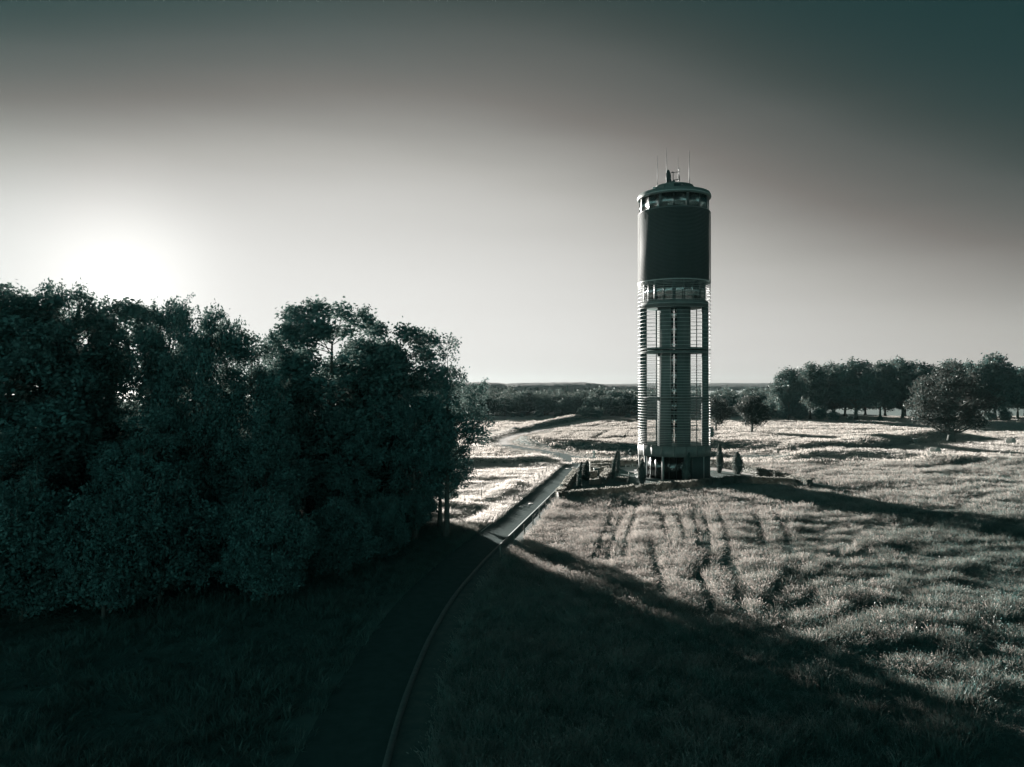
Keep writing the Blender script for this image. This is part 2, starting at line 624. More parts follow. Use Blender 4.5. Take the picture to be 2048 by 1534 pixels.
def build_ground():
    xs = np.concatenate([-np.geomspace(3500, 130, 24), np.arange(-124, 215, 1.25), np.geomspace(222, 3500, 24)])
    ys = np.concatenate([-np.geomspace(2400, 10, 10), np.arange(-4, 24, 4.0), np.arange(26, 380, 1.25), np.geomspace(384, 3500, 34)])
    X, Y = np.meshgrid(xs, ys, indexing='ij')
    Z = hgt(X, Y) - 0.004
    V = np.stack([X, Y, Z], -1).reshape(-1, 3)
    n, m = len(xs), len(ys)
    i = np.arange(n - 1)[:, None] * m
    j = np.arange(m - 1)[None, :]
    Q = np.stack([i + j, i + m + j, i + m + j + 1, i + j + 1], -1).reshape(-1, 4)
    o = link('ground', mesh_np('ground', V, Q, M['ground'], True))
    tag(o, kind='structure')


build_ground()


def strip(name, left, right, z, mat, kind='structure', follow=False):
    n = len(left)
    zl = hgt(left[:, 0], left[:, 1]) if follow else 0
    zr = hgt(right[:, 0], right[:, 1]) if follow else 0
    mid = (left + right) / 2
    V = np.vstack([np.c_[left, np.full(n, z) + zl], np.c_[mid, np.full(n, z + 0.03)], np.c_[right, np.full(n, z) + zr]])
    i = np.arange(n - 1)
    Q = np.vstack([np.stack([i, i + n, i + n + 1, i + 1], 1)[:, ::-1], np.stack([i + n, i + 2 * n, i + 2 * n + 1, i + n + 1], 1)[:, ::-1]])
    o = link(name, mesh_np(name, V, Q, mat, True))
    if kind:
        tag(o, kind=kind)
    return o


strip('road', ROAD_L, KERB, 0.03, M['asphalt'])
cut = 38
strip('lane', offset(LANE[:cut + 1], 1.7), offset(LANE[:cut + 1], -1.7), 0.036, M['asphalt'])
strip('track', offset(LANE[cut:], 2.2), offset(LANE[cut:], -2.6), 0.042, M['gravel'])
strip('back_lane', offset(BACK_LANE, 1.5), offset(BACK_LANE, -1.5), 0.024, M['asphalt'])
VERGE_R = offset(KERB, -1.75)
strip('verge', offset(KERB, -0.26), VERGE_R, 0.016, M['verge'])


def ribbon_box(name, line, w, h, mat, z0=0.0):
    a = offset(line, w / 2)
    b = offset(line, -w / 2)
    n = len(line)
    V = np.vstack([np.c_[a, np.full(n, z0)], np.c_[a, np.full(n, z0 + h)], np.c_[b, np.full(n, z0 + h)], np.c_[b, np.full(n, z0)]])
    i = np.arange(n - 1)
    Q = np.vstack([np.stack([i + k * n, i + k * n + 1, i + (k + 1) * n + 1, i + (k + 1) * n], 1) for k in range(3)])
    Q = np.vstack([Q, [[0, n, 2 * n, 3 * n]], [[n - 1, 4 * n - 1, 3 * n - 1, 2 * n - 1]]])
    return link(name, mesh_np(name, V, Q, mat))


tag(ribbon_box('kerb', offset(KERB, -0.13), 0.24, 0.16, M['kerb']), kind='structure')
# painted edge line on the left side and the pairs of white blocks on the hump
el = offset(ROAD_L[(ROAD_L[:, 1] > 74) & (ROAD_L[:, 1] < 112)], -0.25)
tag(strip('edge_line', offset(el, 0.05), offset(el, -0.05), 0.047, M['paint'], None), kind='structure')
for (px, py) in [(1061, 1008.5), (1043, 1014), (1122, 935), (1134, 938), (1146, 935.5), (1078, 975)][:5]:
    x, y, _ = P(px, py)
    k = int(np.argmin(np.hypot(ROAD_C[:, 0] - x, ROAD_C[:, 1] - y)))
    t = ROAD_C[min(k + 1, len(ROAD_C) - 1)] - ROAD_C[k - 1]
    a = math.atan2(t[1], t[0])
    b = MB().box((0, 0, 0), (1.1, 0.5, 0.008))
    o = b.build('road_marking', M['paint'], None, (x, y, 0.066), a)
    tag(o, kind='structure')


# ------------------------------------------------------------------ hills behind the forest
def build_hill(name, y0, x0, x1, prof, depth, seed):
    nx, ny = 320, 14
    xs = np.linspace(x0, x1, nx)
    r = VNoise(seed)
    top = np.interp(xs, [p[0] for p in prof], [p[1] for p in prof])
    top = top + 2.2 * (r.fbm(xs / 40.0, xs * 0 + 3, 5) - 0.5) * (y0 / 2500) + 1.2 * (y0 / 2500) * (r.at(xs / 5.0, xs * 0 + 9) - 0.5)
    ys = np.linspace(0, 1, ny)
    sh = np.sin(ys * math.pi) ** 0.7
    Z = top[:, None] * sh[None, :] - 1.0
    X = np.broadcast_to(xs[:, None], Z.shape)
    Y = y0 + ys[None, :] * depth + 0 * X
    Z = Z + 1.5 * (r.fbm(X / 25.0, Y / 25.0, 3) - 0.5) * sh[None, :]
    V = np.stack([X, Y, Z], -1).reshape(-1, 3)
    i = np.arange(nx - 1)[:, None] * ny
    j = np.arange(ny - 1)[None, :]
    Q = np.stack([i + j, i + ny + j, i + ny + j + 1, i + j + 1], -1).reshape(-1, 4)
    tag(link(name, mesh_np(name, V, Q, M['hill'], True)), kind='structure')


def hz(py, y):
    return CAM_H + (HOR - py) * y / F


def hx(px, y):
    return (px - 1024) / F * y


Y1 = 1250
build_hill('hills', Y1, hx(300, Y1), hx(1330, Y1), [(hx(300, Y1), hz(764, Y1)), (hx(700, Y1), hz(762, Y1)), (hx(960, Y1), hz(762, Y1)), (hx(1010, Y1), hz(765, Y1)), (hx(1050, Y1), hz(763, Y1)), (hx(1180, Y1), hz(762.5, Y1)), (hx(1215, Y1), hz(766, Y1)), (hx(1330, Y1), hz(771, Y1))], 260, 21)
Y2 = 2300
build_hill('hills', Y2, hx(-400, Y2), hx(2600, Y2), [(hx(-400, Y2), hz(768, Y2)), (hx(1250, Y2), hz(767, Y2)), (hx(1350, Y2), hz(765, Y2)), (hx(1550, Y2), hz(764.5, Y2)), (hx(2000, Y2), hz(765, Y2)), (hx(2400, Y2), hz(769, Y2))], 500, 22)


# ------------------------------------------------------------------ trees
def tree_meshes(name, seed, H, R, clear, n_cl, n_tw, n_lf, leaf, rc=(0.24, 0.42), trunk_r=0.3, shoots=0, mat='leaf', sides=6, twigs=True, squash=0.8, droop=0.0):
    r = np.random.default_rng(seed)
    T = MB()
    C = MB()
    zc = clear + (H - clear) * 0.5
    b = (H - clear) * 0.5
    # clump centres through the crown
    cen = []
    rad = []
    tries = 0
    while len(cen) < n_cl and tries < 6000:
        tries += 1
        d = unit(r, 1)[0]
        f = r.uniform(0.25, 1.0) ** 0.5
        rr = R * r.uniform(*rc)
        low = 1.0 - 0.25 * max(0.0, d[2])
        c = np.array([d[0] * f * max(R - rr * 0.7, 0.2) * low, d[1] * f * max(R - rr * 0.7, 0.2) * low, zc + d[2] * f * max(b - rr * 0.65, 0.2)])
        if all(np.linalg.norm(c - q) > 0.55 * (rr + s) for q, s in zip(cen, rad)) or r.random() < 0.04:
            cen.append(c)
            rad.append(rr)
    cen = np.array(cen)
    rad = np.array(rad)
    # trunk
    nz_ = 9
    tz = np.linspace(-0.15, clear + (H - clear) * 0.72, nz_)
    wob = np.cumsum(r.normal(0, 0.02 * H / 10, (nz_, 2)), axis=0)
    wob -= wob[0]
    tr = trunk_r * (1 - 0.82 * np.linspace(0, 1, nz_)) * np.r_[1.45, 1.08, np.ones(nz_ - 2)]
    tp = np.c_[wob, tz]
    T.tube(tp, tr, sides + 2)
    for c, s in zip(cen, rad):
        za = np.clip(c[2] - np.hypot(c[0], c[1]) * r.uniform(0.5, 1.0), clear * 0.85, tz[-1])
        a = np.array([np.interp(za, tz, tp[:, 0]), np.interp(za, tz, tp[:, 1]), za])
        mid = (a + c) / 2 + np.array([0, 0, -0.12 * np.linalg.norm(c - a)]) + r.normal(0, 0.08 * R / 4, 3)
        r0 = max(0.35 * np.interp(za, tz, tr), trunk_r * 0.14)
        t = np.linspace(0, 1, 5)[:, None]
        pts = (1 - t) ** 2 * a + 2 * t * (1 - t) * mid + t ** 2 * c
        T.tube(pts, np.linspace(r0, r0 * 0.3, 5), max(4, sides - 1), cap=False)
        if twigs:
            for dd in unit(r, 5):
                dd[2] = abs(dd[2]) * 0.6 + dd[2] * 0.4
                e = c + dd * s * 0.95 * np.array([1, 1, squash])
                m2 = (c + e) / 2 + r.normal(0, 0.08 * s, 3)
                T.tube([c, m2, e], [r0 * 0.3, r0 * 0.2, r0 * 0.08], 4, cap=False)
    # foliage: little sprays of leaves on the outer part of each clump
    for c, s in zip(cen, rad):
        n = max(3, int(n_tw * (s / rad.mean()) ** 2))
        d = unit(r, n)
        rr = s * (0.35 + 0.65 * r.random((n, 1)) ** 0.6)
        p = c + d * rr * np.array([1, 1, squash])
        p = np.repeat(p, n_lf, axis=0)
        dd = np.repeat(d, n_lf, axis=0)
        k = len(p)
        p = p + r.normal(0, leaf * 0.85, (k, 3))
        ax = norm(dd * 0.6 + unit(r, k) + np.array([0, 0, -droop]))
        sd = norm(np.cross(ax, unit(r, k)))
        C.leaves(p, ax, sd, leaf * r.uniform(0.6, 1.35, k), 0.62)
    if shoots:   # long upright sprigs that break the outline
        top = np.argsort(cen[:, 2])[-max(4, n_cl // 3):]
        for q in range(shoots):
            i = r.choice(top)
            d = norm(np.array([r.normal(0, 0.55), r.normal(0, 0.55), 1.0]))
            ln = rad[i] * r.uniform(1.15, 1.75)
            bend = r.normal(0, 0.18, 3)
            t = np.linspace(0.2, 1, 11)[:, None]
            pts = cen[i] + d * ln * t + bend * t ** 2
            T.tube(pts[::2], np.linspace(0.035, 0.01, len(pts[::2])), 4, cap=False)
            pp = np.repeat(pts, 4, axis=0)
            k = len(pp)
            ax = norm(d + unit(r, k) * 0.9)
            C.leaves(pp + r.normal(0, leaf * 0.45, (k, 3)), ax, norm(np.cross(ax, unit(r, k))), leaf * r.uniform(0.6, 1.1, k), 0.5)
    return T.mesh(name + '_trunk', M['bark'], True), C.mesh(name + '_crown', M[mat])


def top_of(meshes):
    z = np.empty(len(meshes[1].vertices) * 3, np.float32)
    meshes[1].vertices.foreach_get('co', z)
    return float(np.percentile(z[2::3], 99.6))


def plant(name, meshes, loc, label, cat='tree', group=None, rz=0.0, sc=(1, 1, 1), parts=('trunk', 'crown')):
    z = float(hgt(np.array([loc[0]]), np.array([loc[1]]))[0])
    e = empty(name, (loc[0], loc[1], z), rz)
    e.scale = sc
    tag(e, label, cat, group)
    for pn, me in zip(parts, meshes):
        link(pn, me, e)
    return e


NEAR = [
    tree_meshes('near_a', 101, 20, 4.6, 2.2, 58, 46, 12, 0.245, rc=(0.16, 0.32), trunk_r=0.33, shoots=14),
    tree_meshes('near_b', 102, 20, 4.6, 3.0, 84, 34, 11, 0.27, rc=(0.12, 0.24), trunk_r=0.3, shoots=4),
    tree_meshes('near_c', 103, 20, 5.0, 1.6, 62, 44, 12, 0.24, rc=(0.15, 0.3), trunk_r=0.36, shoots=22),
    tree_meshes('near_d', 104, 20, 4.4, 2.6, 66, 36, 11, 0.26, rc=(0.13, 0.27), trunk_r=0.28, shoots=8),
]
BUSH = [
    tree_meshes('bush_a', 111, 6, 3.0, 0.1, 30, 62, 13, 0.15, trunk_r=0.1, shoots=16),
    tree_meshes('bush_b', 112, 6, 3.2, 0.1, 28, 64, 13, 0.155, trunk_r=0.1, shoots=10),
]
BROAD = tree_meshes('airy', 121, 20, 5.2, 4.0, 34, 44, 8, 0.25, rc=(0.2, 0.34), trunk_r=0.3, shoots=4)

STAND = 'broadleaf trees of the dark stand on the left'
# (photo column of the crown, photo row of the top, distance, mesh, width factor, label)
tall = [
    (-60, 575, 56, 2, 1.0, 'dark broadleaf tree cut off by the left edge of the photograph'),
    (22, 558, 55, 0, 0.95, 'tree with spiky upright shoots at the far left of the dark stand'),
    (146, 566, 60, 2, 0.62, 'rounded treetop just left of the low sun, its leaves lit through'),
    (240, 602, 66, 1, 0.9, 'treetop in the dip directly below the low sun'),
    (338, 592, 62, 0, 0.58, 'treetop just right of the low sun, thin leaves against the glare'),
    (412, 606, 58, 2, 0.5, 'tree with bristling twigs right of the sun, before the dip'),
    (500, 664, 60, 0, 0.7, 'lower tree with a feathery top in the dip of the stand'),
    (570, 642, 66, 3, 0.45, 'small pointed treetop left of the tallest rounded crown'),
    (655, 593, 70, 1, 1.0, 'tree with the big rounded crown standing highest in the middle'),
    (728, 618, 74, 3, 0.85, 'tree on the right shoulder of the tallest rounded crown'),
    (808, 648, 72, 1, 0.8, 'tree stepping down between the tallest crown and the airy one'),
]
for k, (px, py, Y, mi, wf, lab) in enumerate(tall):
    H = hz(py, Y)
    s = H * 0.975 / top_of(NEAR[mi])
    plant('broadleaf_tree', NEAR[mi], (hx(px, Y), Y), lab, 'tree', STAND, rz=k * 1.7 + 0.4, sc=(s * wf * 1.42, s * wf * 1.42, s))
Y = 71
s = hz(676, Y) / top_of(BROAD)
plant('broadleaf_tree', BROAD, (hx(893, Y), Y), 'airy tree with open overhanging branches at the right end of the stand', 'tree', STAND, rz=2.0, sc=(s * 1.02, s * 1.02, s))
# right flank, down to the roadside
flank = [
    (880, 790, 76, 0, 1.0), (893, 845, 83, 3, 0.95), (830, 740, 70, 2, 0.85),
]
for k, (px, py, Y, mi, wf) in enumerate(flank):
    H = hz(py, Y)
    s = H / 20.6
    plant('broadleaf_tree', NEAR[mi], (hx(px, Y), Y), ['leafy tree on the right flank of the stand, under the airy crown', 'low tree at the very right of the stand, beside the lit meadow', 'tree between the airy crown and the stepped treetop, in full shade'][k], 'tree', STAND, rz=k * 2.1 + 1.0, sc=(H / 14 * wf * 0.72, H / 14 * wf * 0.72, s))
# the trees inside the stand, wholly in shade
inner = [(-49, 62), (-39, 68), (-31, 72), (-25, 64), (-20, 73), (-44, 52), (-34, 50), (-26, 53), (-19, 58), (-15, 66), (-14, 74), (-52, 74), (-28, 81), (-37, 79), (-20, 82), (-12.5, 79), (-58, 66), (-58, 84), (-46, 86)]
for k, (x, y) in enumerate(inner):
    H = 13.0 + 2.6 * random.random()
    s = H / 20.6
    plant('broadleaf_tree', NEAR[k % 4], (x, y), 'dark broadleaf tree inside the shaded stand on the left', 'tree', 'trees within the shaded stand', rz=k * 2.4, sc=(s * 1.25, s * 1.25, s))
# shrubs closing the foot of the stand
shr = [(-11, 63, 6.0), (-13, 56, 6.5), (-16, 49, 7.5), (-25, 46, 8.5), (-18, 52, 8), (-23, 49, 9), (-30, 46, 9.5), (-38, 45, 9.5), (-10, 70, 5.0), (-9.2, 76, 4.2), (-40, 40, 9.0), (-47, 44, 10), (-13, 82, 6.0), (-9.8, 82, 3.6)] + [(-17 - 4.6 * k, 87 + 1.5 * (k % 3), 7.5 + (k % 4)) for k in range(12)] + [(-19 - 5 * k, 78 + 2 * (k % 2), 8.5) for k in range(9)] + [(-24 - 5 * k, 58 + 2 * (k % 3), 9) for k in range(8)]
for k, (x, y, H) in enumerate(shr):
    s = H / 6.2
    plant('shrub', BUSH[k % 2], (x, y), 'dark leafy shrub closing the foot of the shaded stand', 'shrub', 'shrubs under the shaded stand', rz=k * 1.3, sc=(s * 0.95, s * 0.95, s))

# mid distance trees in the right-hand meadow
OAK = tree_meshes('oak', 131, 20.5, 10.3, 2.4, 62, 46, 6, 0.5, rc=(0.13, 0.26), trunk_r=0.75, sides=8, mat='leaf_mid')
x, y, _ = P(1902, 886)
plant('oak_tree', OAK, (x, y), 'large spreading oak standing alone in the right meadow, thick trunk', 'tree', rz=0.6, sc=(1.1, 1.1, 1.0))
SMALL = [tree_meshes('small_a', 141, 12, 5.4, 1.6, 40, 36, 5, 0.5, rc=(0.16, 0.3), trunk_r=0.35, mat='leaf_mid'),
         tree_meshes('small_b', 142, 11, 4.6, 1.6, 34, 36, 5, 0.5, rc=(0.16, 0.32), trunk_r=0.3, mat='leaf_mid')]
x, y, _ = P(1504, 868)
plant('field_tree', SMALL[0], (x, y), 'round field tree right of the tower with its left side lit', 'tree', rz=0.3, sc=(1, 1, 1.02))
x, y, _ = P(1432, 861)
plant('field_tree', SMALL[1], (x, y), 'smaller field tree half hidden behind the tower\'s right edge', 'tree', rz=1.3)
x, y, _ = P(1418, 884)
plant('shrub', BUSH[0], (x, y), 'low bush touching the tower\'s right edge, dark against the meadow', 'shrub', rz=0.3, sc=(0.55, 0.55, 0.75))

# tall tree row on the right horizon
ROW = [tree_meshes('row_a', 151, 25, 8.5, 3.4, 56, 34, 6, 0.8, rc=(0.17, 0.3), trunk_r=0.5, mat='leaf_far', twigs=False),
       tree_meshes('row_b', 152, 25, 7.6, 3.6, 52, 34, 6, 0.8, rc=(0.17, 0.3), trunk_r=0.45, mat='leaf_far', twigs=False),
       tree_meshes('row_c', 153, 25, 8.0, 3.2, 50, 34, 6, 0.8, rc=(0.18, 0.32), trunk_r=0.5, mat='leaf_far', twigs=False)]
rows = [(1578, 738), (1620, 728), (1668, 729), (1712, 722), (1760, 726), (1805, 720), (1850, 730), (1895, 724), (1945, 726), (1990, 711), (2035, 738), (2090, 730), (2140, 728)]
for k, (px, py) in enumerate(rows):
    Y = 322 + 6 * ((k * 7) % 3 - 1)
    H = hz(py, Y)
    lab = {0: 'leftmost tree of the tall row on the right horizon, its left side stepped down', 9: 'highest treetop of the row on the right, behind the lone oak'}.get(k, '%s tree from the left in the tall dark row on the right horizon' % ['', 'second', 'third', 'fourth', 'fifth', 'sixth', 'seventh', 'eighth', 'ninth', '', 'eleventh', 'twelfth', 'thirteenth'][k])
    plant('broadleaf_tree', ROW[k % 3], (hx(px, Y), Y), lab, 'tree', 'tall tree row on the right horizon', rz=k * 1.9, sc=(H / 21 * (0.85 + 0.13 * ((k * 5) % 4)), H / 21, H / top_of(ROW[k % 3])))
for k in range(15):
    px = 1570 + k * 40
    Y = 352 + 8 * ((k * 5) % 3)
    H = 17 + 3 * random.random()
    plant('broadleaf_tree', ROW[(k + 1) % 3], (hx(px, Y), Y), 'lower tree filling in behind the dark row on the right horizon', 'tree', 'trees behind the row on the right', rz=k * 2.3, sc=(H / 15, H / 15, H / 25.6))
FBUSH = [tree_meshes('far_bush_a', 161, 6, 3.6, 0.1, 20, 26, 5, 0.55, trunk_r=0.12, mat='leaf_far', twigs=False),
         tree_meshes('far_bush_b', 162, 6, 3.2, 0.1, 18, 26, 5, 0.55, trunk_r=0.12, mat='leaf_far', twigs=False)]
for k, (px, py, h) in enumerate([(1552, 838, 11), (1572, 840, 8), (1600, 840, 7), (1640, 841, 6), (1668, 842, 4.5), (1700, 842, 2.5), (1760, 843, 2.2), (1980, 843, 4), (2010, 843, 5), (1935, 843, 5)]):
    x, y, _ = P(px, py)
    plant('shrub', FBUSH[k % 2], (x, y), 'bush in the undergrowth at the foot of the right tree row', 'shrub', 'bushes under the right tree row', rz=k * 1.1, sc=(h / 6, h / 6, h / 6.2))

# the far forest edge
FAR = [tree_meshes('far_a', 171, 15, 5.4, 0.6, 26, 26, 4, 0.85, rc=(0.25, 0.42), trunk_r=0.3, mat='leaf_far', twigs=False),
       tree_meshes('far_b', 172, 15, 4.8, 0.6, 24, 26, 4, 0.85, rc=(0.25, 0.42), trunk_r=0.3, mat='leaf_far', twigs=False),
       tree_meshes('far_c', 173, 15, 6.0, 0.4, 28, 26, 4, 0.85, rc=(0.24, 0.4), trunk_r=0.3, mat='leaf_far', twigs=False)]


def conifer(seed):
    r = np.random.default_rng(seed)
    T = MB().tube([(0, 0, -0.1), (0, 0, 8), (0, 0, 16.5)], [0.25, 0.15, 0.03], 6)
    C = MB()
    n = 1300
    z = r.uniform(1.0, 16.6, n)
    R = 2.7 * (1 - z / 17.2) + 0.1
    th = r.uniform(0, 2 * math.pi, n)
    q = r.uniform(0.45, 1.0, n)
    c = np.c_[np.cos(th) * R * q, np.sin(th) * R * q, z]
    ax = norm(np.c_[np.cos(th), np.sin(th), np.full(n, -0.35)] + 0.25 * r.normal(size=(n, 3)))
    C.leaves(c, ax, norm(np.cross(ax, unit(r, n))), r.uniform(0.6, 1.1, n), 0.45)
    return T.mesh('conifer_trunk', M['bark']), C.mesh('conifer_crown', M['leaf_far'])


CON = [conifer(181), conifer(182)]
r_ = random.Random(5)
for row, (Y, h0, h1, dx) in enumerate([(362, 8.5, 11.0, 8.0), (376, 10.5, 12.3, 8.5), (394, 11.5, 13.0, 9.0), (420, 12.2, 13.4, 9.0)]):
    x = hx(850, Y)
    while x < hx(1560, Y):
        xx = x + r_.uniform(-2, 2)
        H = r_.uniform(h0 - 1.5, h1 + 0.6)
        px = 1024 + F * xx / Y
        if 1190 < px < 1560 and row < 3:
            H += 1.1
        plant('broadleaf_tree', FAR[r_.randrange(3)], (xx, Y + r_.uniform(-4, 4)), 'broadleaf tree in the dark forest edge beyond the far fields', 'tree', 'trees of the far forest', rz=r_.uniform(0, 6), sc=(H / 10.5, H / 10.5, H / 15.0))
        x += dx
for k in range(26):
    Y = 450 + 12 * (k % 3)
    x = hx(925 + k * 10.5 + r_.uniform(-14, 14), Y)
    H = r_.uniform(12.0, 15.0)
    plant('conifer_tree', CON[k % 2], (x, Y), 'spruce whose pointed tip shows above the far forest', 'tree', 'spruces at the back of the far forest', rz=k, sc=(1, 1, H / 16.5))
# light-rimmed shrubs in front of the forest
for k, (px, py, h, w, lab) in enumerate([(1168, 838, 5.8, 1.0, 'round bush before the forest with a bright left rim'), (1196, 838, 5.4, 1.1, 'broad bush right of the bright-rimmed one before the forest'), (1044, 836, 3.0, 0.8, 'small pale bush at the forest edge, second from the left'), (1078, 836, 3.4, 1.2, 'wide low bush at the forest edge below the spruces'), (1026, 836, 2.4, 0.8, 'leftmost small bush in front of the far forest'), (1112, 837, 2.2, 0.9, 'tiny bush between the wide bush and the bright-rimmed one'), (1256, 838, 2.6, 1.0, 'small bush before the forest just left of the tower')]):
    x, y, _ = P(px, py)
    plant('shrub', FBUSH[k % 2], (x, y), lab, 'shrub', 'bushes along the forest edge', rz=k * 0.8, sc=(h / 6 * w, h / 6 * w, h / 6.2))


# ------------------------------------------------------------------ the water tower
def build_tower():
    face = math.atan2(TOWER[0], TOWER[1])          # turned so that its slot looks at the road side
    root = empty('water_tower', (TOWER[0], TOWER[1], 0.0), -face)
    tag(root, 'tall round water tower with ringed open shaft, dark drum and glazed top', 'water tower')
    R = 5.62
    FR = -math.pi / 2                               # local angle that faces the camera

    def lath(name, prof, mat, seg=64, a0=0.0, a1=2 * math.pi, parent=root, smooth=False, loc=(0, 0, 0)):
        return MB().lathe(prof, seg, a0, a1).build(name, mat, parent, loc, 0, smooth)

    def band(name, r0, r1, z0, z1, mat, **k):
        return lath(name, [(r0, z0), (r1, z0), (r1, z1), (r0, z1), (r0, z0)], mat, **k)

    # plinth and ground floor
    band('plinth', 0.02, 6.1, 0.0, 0.14, M['concrete'])
    wall = band('ground_floor_wall', 4.45, 4.6, 0.14, 3.72, M['drum'], a0=math.radians(-30), a1=math.radians(205))
    for k in range(9):
        a0 = math.radians(205 + k * 125 / 9 + 0.6)
        a1 = math.radians(205 + (k + 1) * 125 / 9 - 0.6)
        p = band('entrance_pane', 4.5, 4.54, 0.3, 3.55, M['glass_dark'], seg=4, a0=a0, a1=a1)
        MB().box((4.53 * math.cos(a0 - 0.01), 4.53 * math.sin(a0 - 0.01), 1.93), (0.1, 0.08, 3.58), a0).build('frame', M['dark_metal'], p)
    band('screen_wall', 5.3, 5.45, 0.14, 3.68, M['drum'], seg=24, a0=math.radians(-62), a1=math.radians(40))
    for k in range(10):
        a = math.radians(180 + 36 * k)
        MB().tube([(5.35 * math.cos(a), 5.35 * math.sin(a), 0.14), (5.35 * math.cos(a), 5.35 * math.sin(a), 3.7)], 0.17, 12).build('column', M['column'], root, smooth=False)
    band('lobby_core', 0.02, 3.6, 0.14, 3.72, M['drum'], seg=32)
    band('soffit', 0.02, 5.5, 3.72, 3.86, M['concrete'])
    # pale skirt of curved panels
    for k in range(20):
        a0 = math.radians(k * 18 + 0.12)
        a1 = math.radians(k * 18 + 17.88)
        band('skirt_panel', R - 0.1, R + 0.02, 3.7, 5.35, M['skirt'], seg=5, a0=a0, a1=a1)
    # lift and stair core: two half shells with glazed slots front and back
    g = 0.19
    for s in (0, 1):
        a0 = FR + g + s * math.pi
        band('core_wall', 2.15, 2.55, 3.86, 27.0, M['concrete'], seg=24, a0=a0, a1=a0 + math.pi - 2 * g)
    zz = 5.7
    k = 0
    while zz < 26.6:
        top = min(zz + 1.9, 26.6)
        for sgn in (-1, 1):
            for side in (-1, 1):
                a = 2.38
                x = side * 0.25
                MB().box((x, sgn * a, (zz + top) / 2), (0.38, 0.03, top - zz)).build('slot_pane', M['glass'], root)
        for sgn in (-1, 1):
            for side in (-1, 1):
                MB().box((side * 0.25, sgn * 2.38, top + 0.22), (0.4, 0.12, 0.42)).build('spandrel', M['concrete'], root)
        zz = top + 0.45
        k += 1
    for zf in (9.0, 12.6, 16.2):
        pass
    # outer piers on the flanks, thin rear posts
    for sx in (-1, 1):
        MB().box((sx * 4.72, 0, 15.6), (0.98, 1.5, 23.6)).build('pier', M['concrete'], root)
    for (x, y) in ((-2.85, 3.9), (3.55, 3.6), (-2.75, 3.2)):
        MB().tube([(x, y, 3.86), (x, y, 27.0)], 0.09, 6).build('rear_post', M['dark_metal'], root)
    # ring floors
    band('floor_ring', 2.56, 5.25, 19.55, 19.8, M['concrete'])
    band('floor_ring', 2.56, 5.25, 20.1, 20.3, M['concrete'])
    band('floor_ring', 2.56, 4.9, 12.5, 12.7, M['concrete'])
    band('floor_slab', 0.02, 5.2, 26.75, 27.5, M['concrete'])
    # glazed plant room under the drum
    n = 20
    for k in range(n):
        a0 = FR + math.radians(k * 360 / n + 0.6)
        a1 = FR + math.radians((k + 1) * 360 / n - 0.6)
        if k in (4, 5, 14, 15):
            band('room_wall', 4.7, 4.85, 27.5, 30.6, M['concrete'], seg=4, a0=a0, a1=a1)
        else:
            p = band('room_pane', 4.76, 4.8, 27.62, 30.5, M['glass'], seg=4, a0=a0, a1=a1)
            am = a0 - math.radians(0.6)
            MB().box((4.8 * math.cos(am), 4.8 * math.sin(am), 29.05), (0.12, 0.09 if k % 3 else 0.5, 3.08), am).build('mullion', M['dark_metal'], p)
    # solid drum
    band('drum_wall', 0.02, 5.34, 30.6, 41.45, M['drum'])
    # slat rings
    def ring_mesh(w, h):
        return MB().lathe([(R - w, -h / 2), (R, -h / 2), (R, h / 2), (R - w, h / 2), (R - w, -h / 2)], 72).mesh('slat_ring', M['slat'])
    thin = ring_mesh(0.08, 0.047)
    thick = ring_mesh(0.07, 0.065)
    thick.materials[0] = M['drum_slat']
    zs = []
    z = 5.55
    while z < 30.5:
        zs.append(z)
        if z < 7.5:
            z += 0.26
        elif z < 17.6:
            z += 0.42
        elif z < 28.2:
            z += 0.58
        else:
            z += max(0.2, 0.58 - (z - 28.2) * 0.22)
    for z in zs:
        link('slat_ring', thin, root, (0, 0, z))
    z = 30.75
    while z < 41.4:
        link('slat_ring', thick, root, (0, 0, z))
        z += 0.2
    for k in range(8):   # brackets between the piers and the rings
        for z in (9.0, 12.6, 16.2, 20.0, 23.5):
            if k in (0, 4):
                a = math.radians(k * 45)
                MB().box((5.3 * math.cos(a), 5.3 * math.sin(a), z), (0.5, 0.08, 0.08), a).build('bracket', M['slat'], root)
    band('drum_lip', R - 0.3, R + 0.03, 30.5, 30.62, M['slat'])
    # viewing floor: faceted glazing and its roof
    band('viewing_floor', 0.02, 5.5, 41.45, 41.55, M['roof'])
    n = 16
    for k in range(n):
        a0 = FR + math.radians(k * 360 / n + 0.4)
        a1 = FR + math.radians((k + 1) * 360 / n - 0.4)
        p = band('viewing_pane', 5.3, 5.34, 41.55, 43.62, M['glass_view'], seg=1, a0=a0, a1=a1)
        am = a0 - math.radians(0.4)
        wide = 0.46 if k % 2 else 0.1
        MB().box((5.3 * math.cos(am), 5.3 * math.sin(am), 42.58), (0.12, wide, 2.08), am).build('mullion', M['dark_metal'], p)
    band('inner_core', 0.02, 0.9, 41.55, 43.62, M['drum'], seg=32)
    lath('roof', [(0.02, 43.63), (5.42, 43.63), (5.62, 43.68), (5.66, 43.72), (5.66, 44.12), (5.58, 44.2), (5.54, 44.42), (5.2, 44.5), (0.02, 44.6)], M['roof'], smooth=False)
    band('roof_rail', 5.665, 5.72, 43.86, 43.95, M['slat'])
    lath('roof_turret', [(0.02, 45.75), (3.0, 45.72), (3.08, 45.6), (2.98, 45.55), (2.95, 44.4), (0.02, 44.4)], M['roof'], smooth=False)
    for k in range(12):
        a0 = FR + math.radians(k * 30 + 1)
        a1 = FR + math.radians(k * 30 + 29)
        band('turret_panel', 2.97, 3.0, 44.62, 45.5, M['drum' if k % 3 == 0 else 'roof'], seg=3, a0=a0, a1=a1)
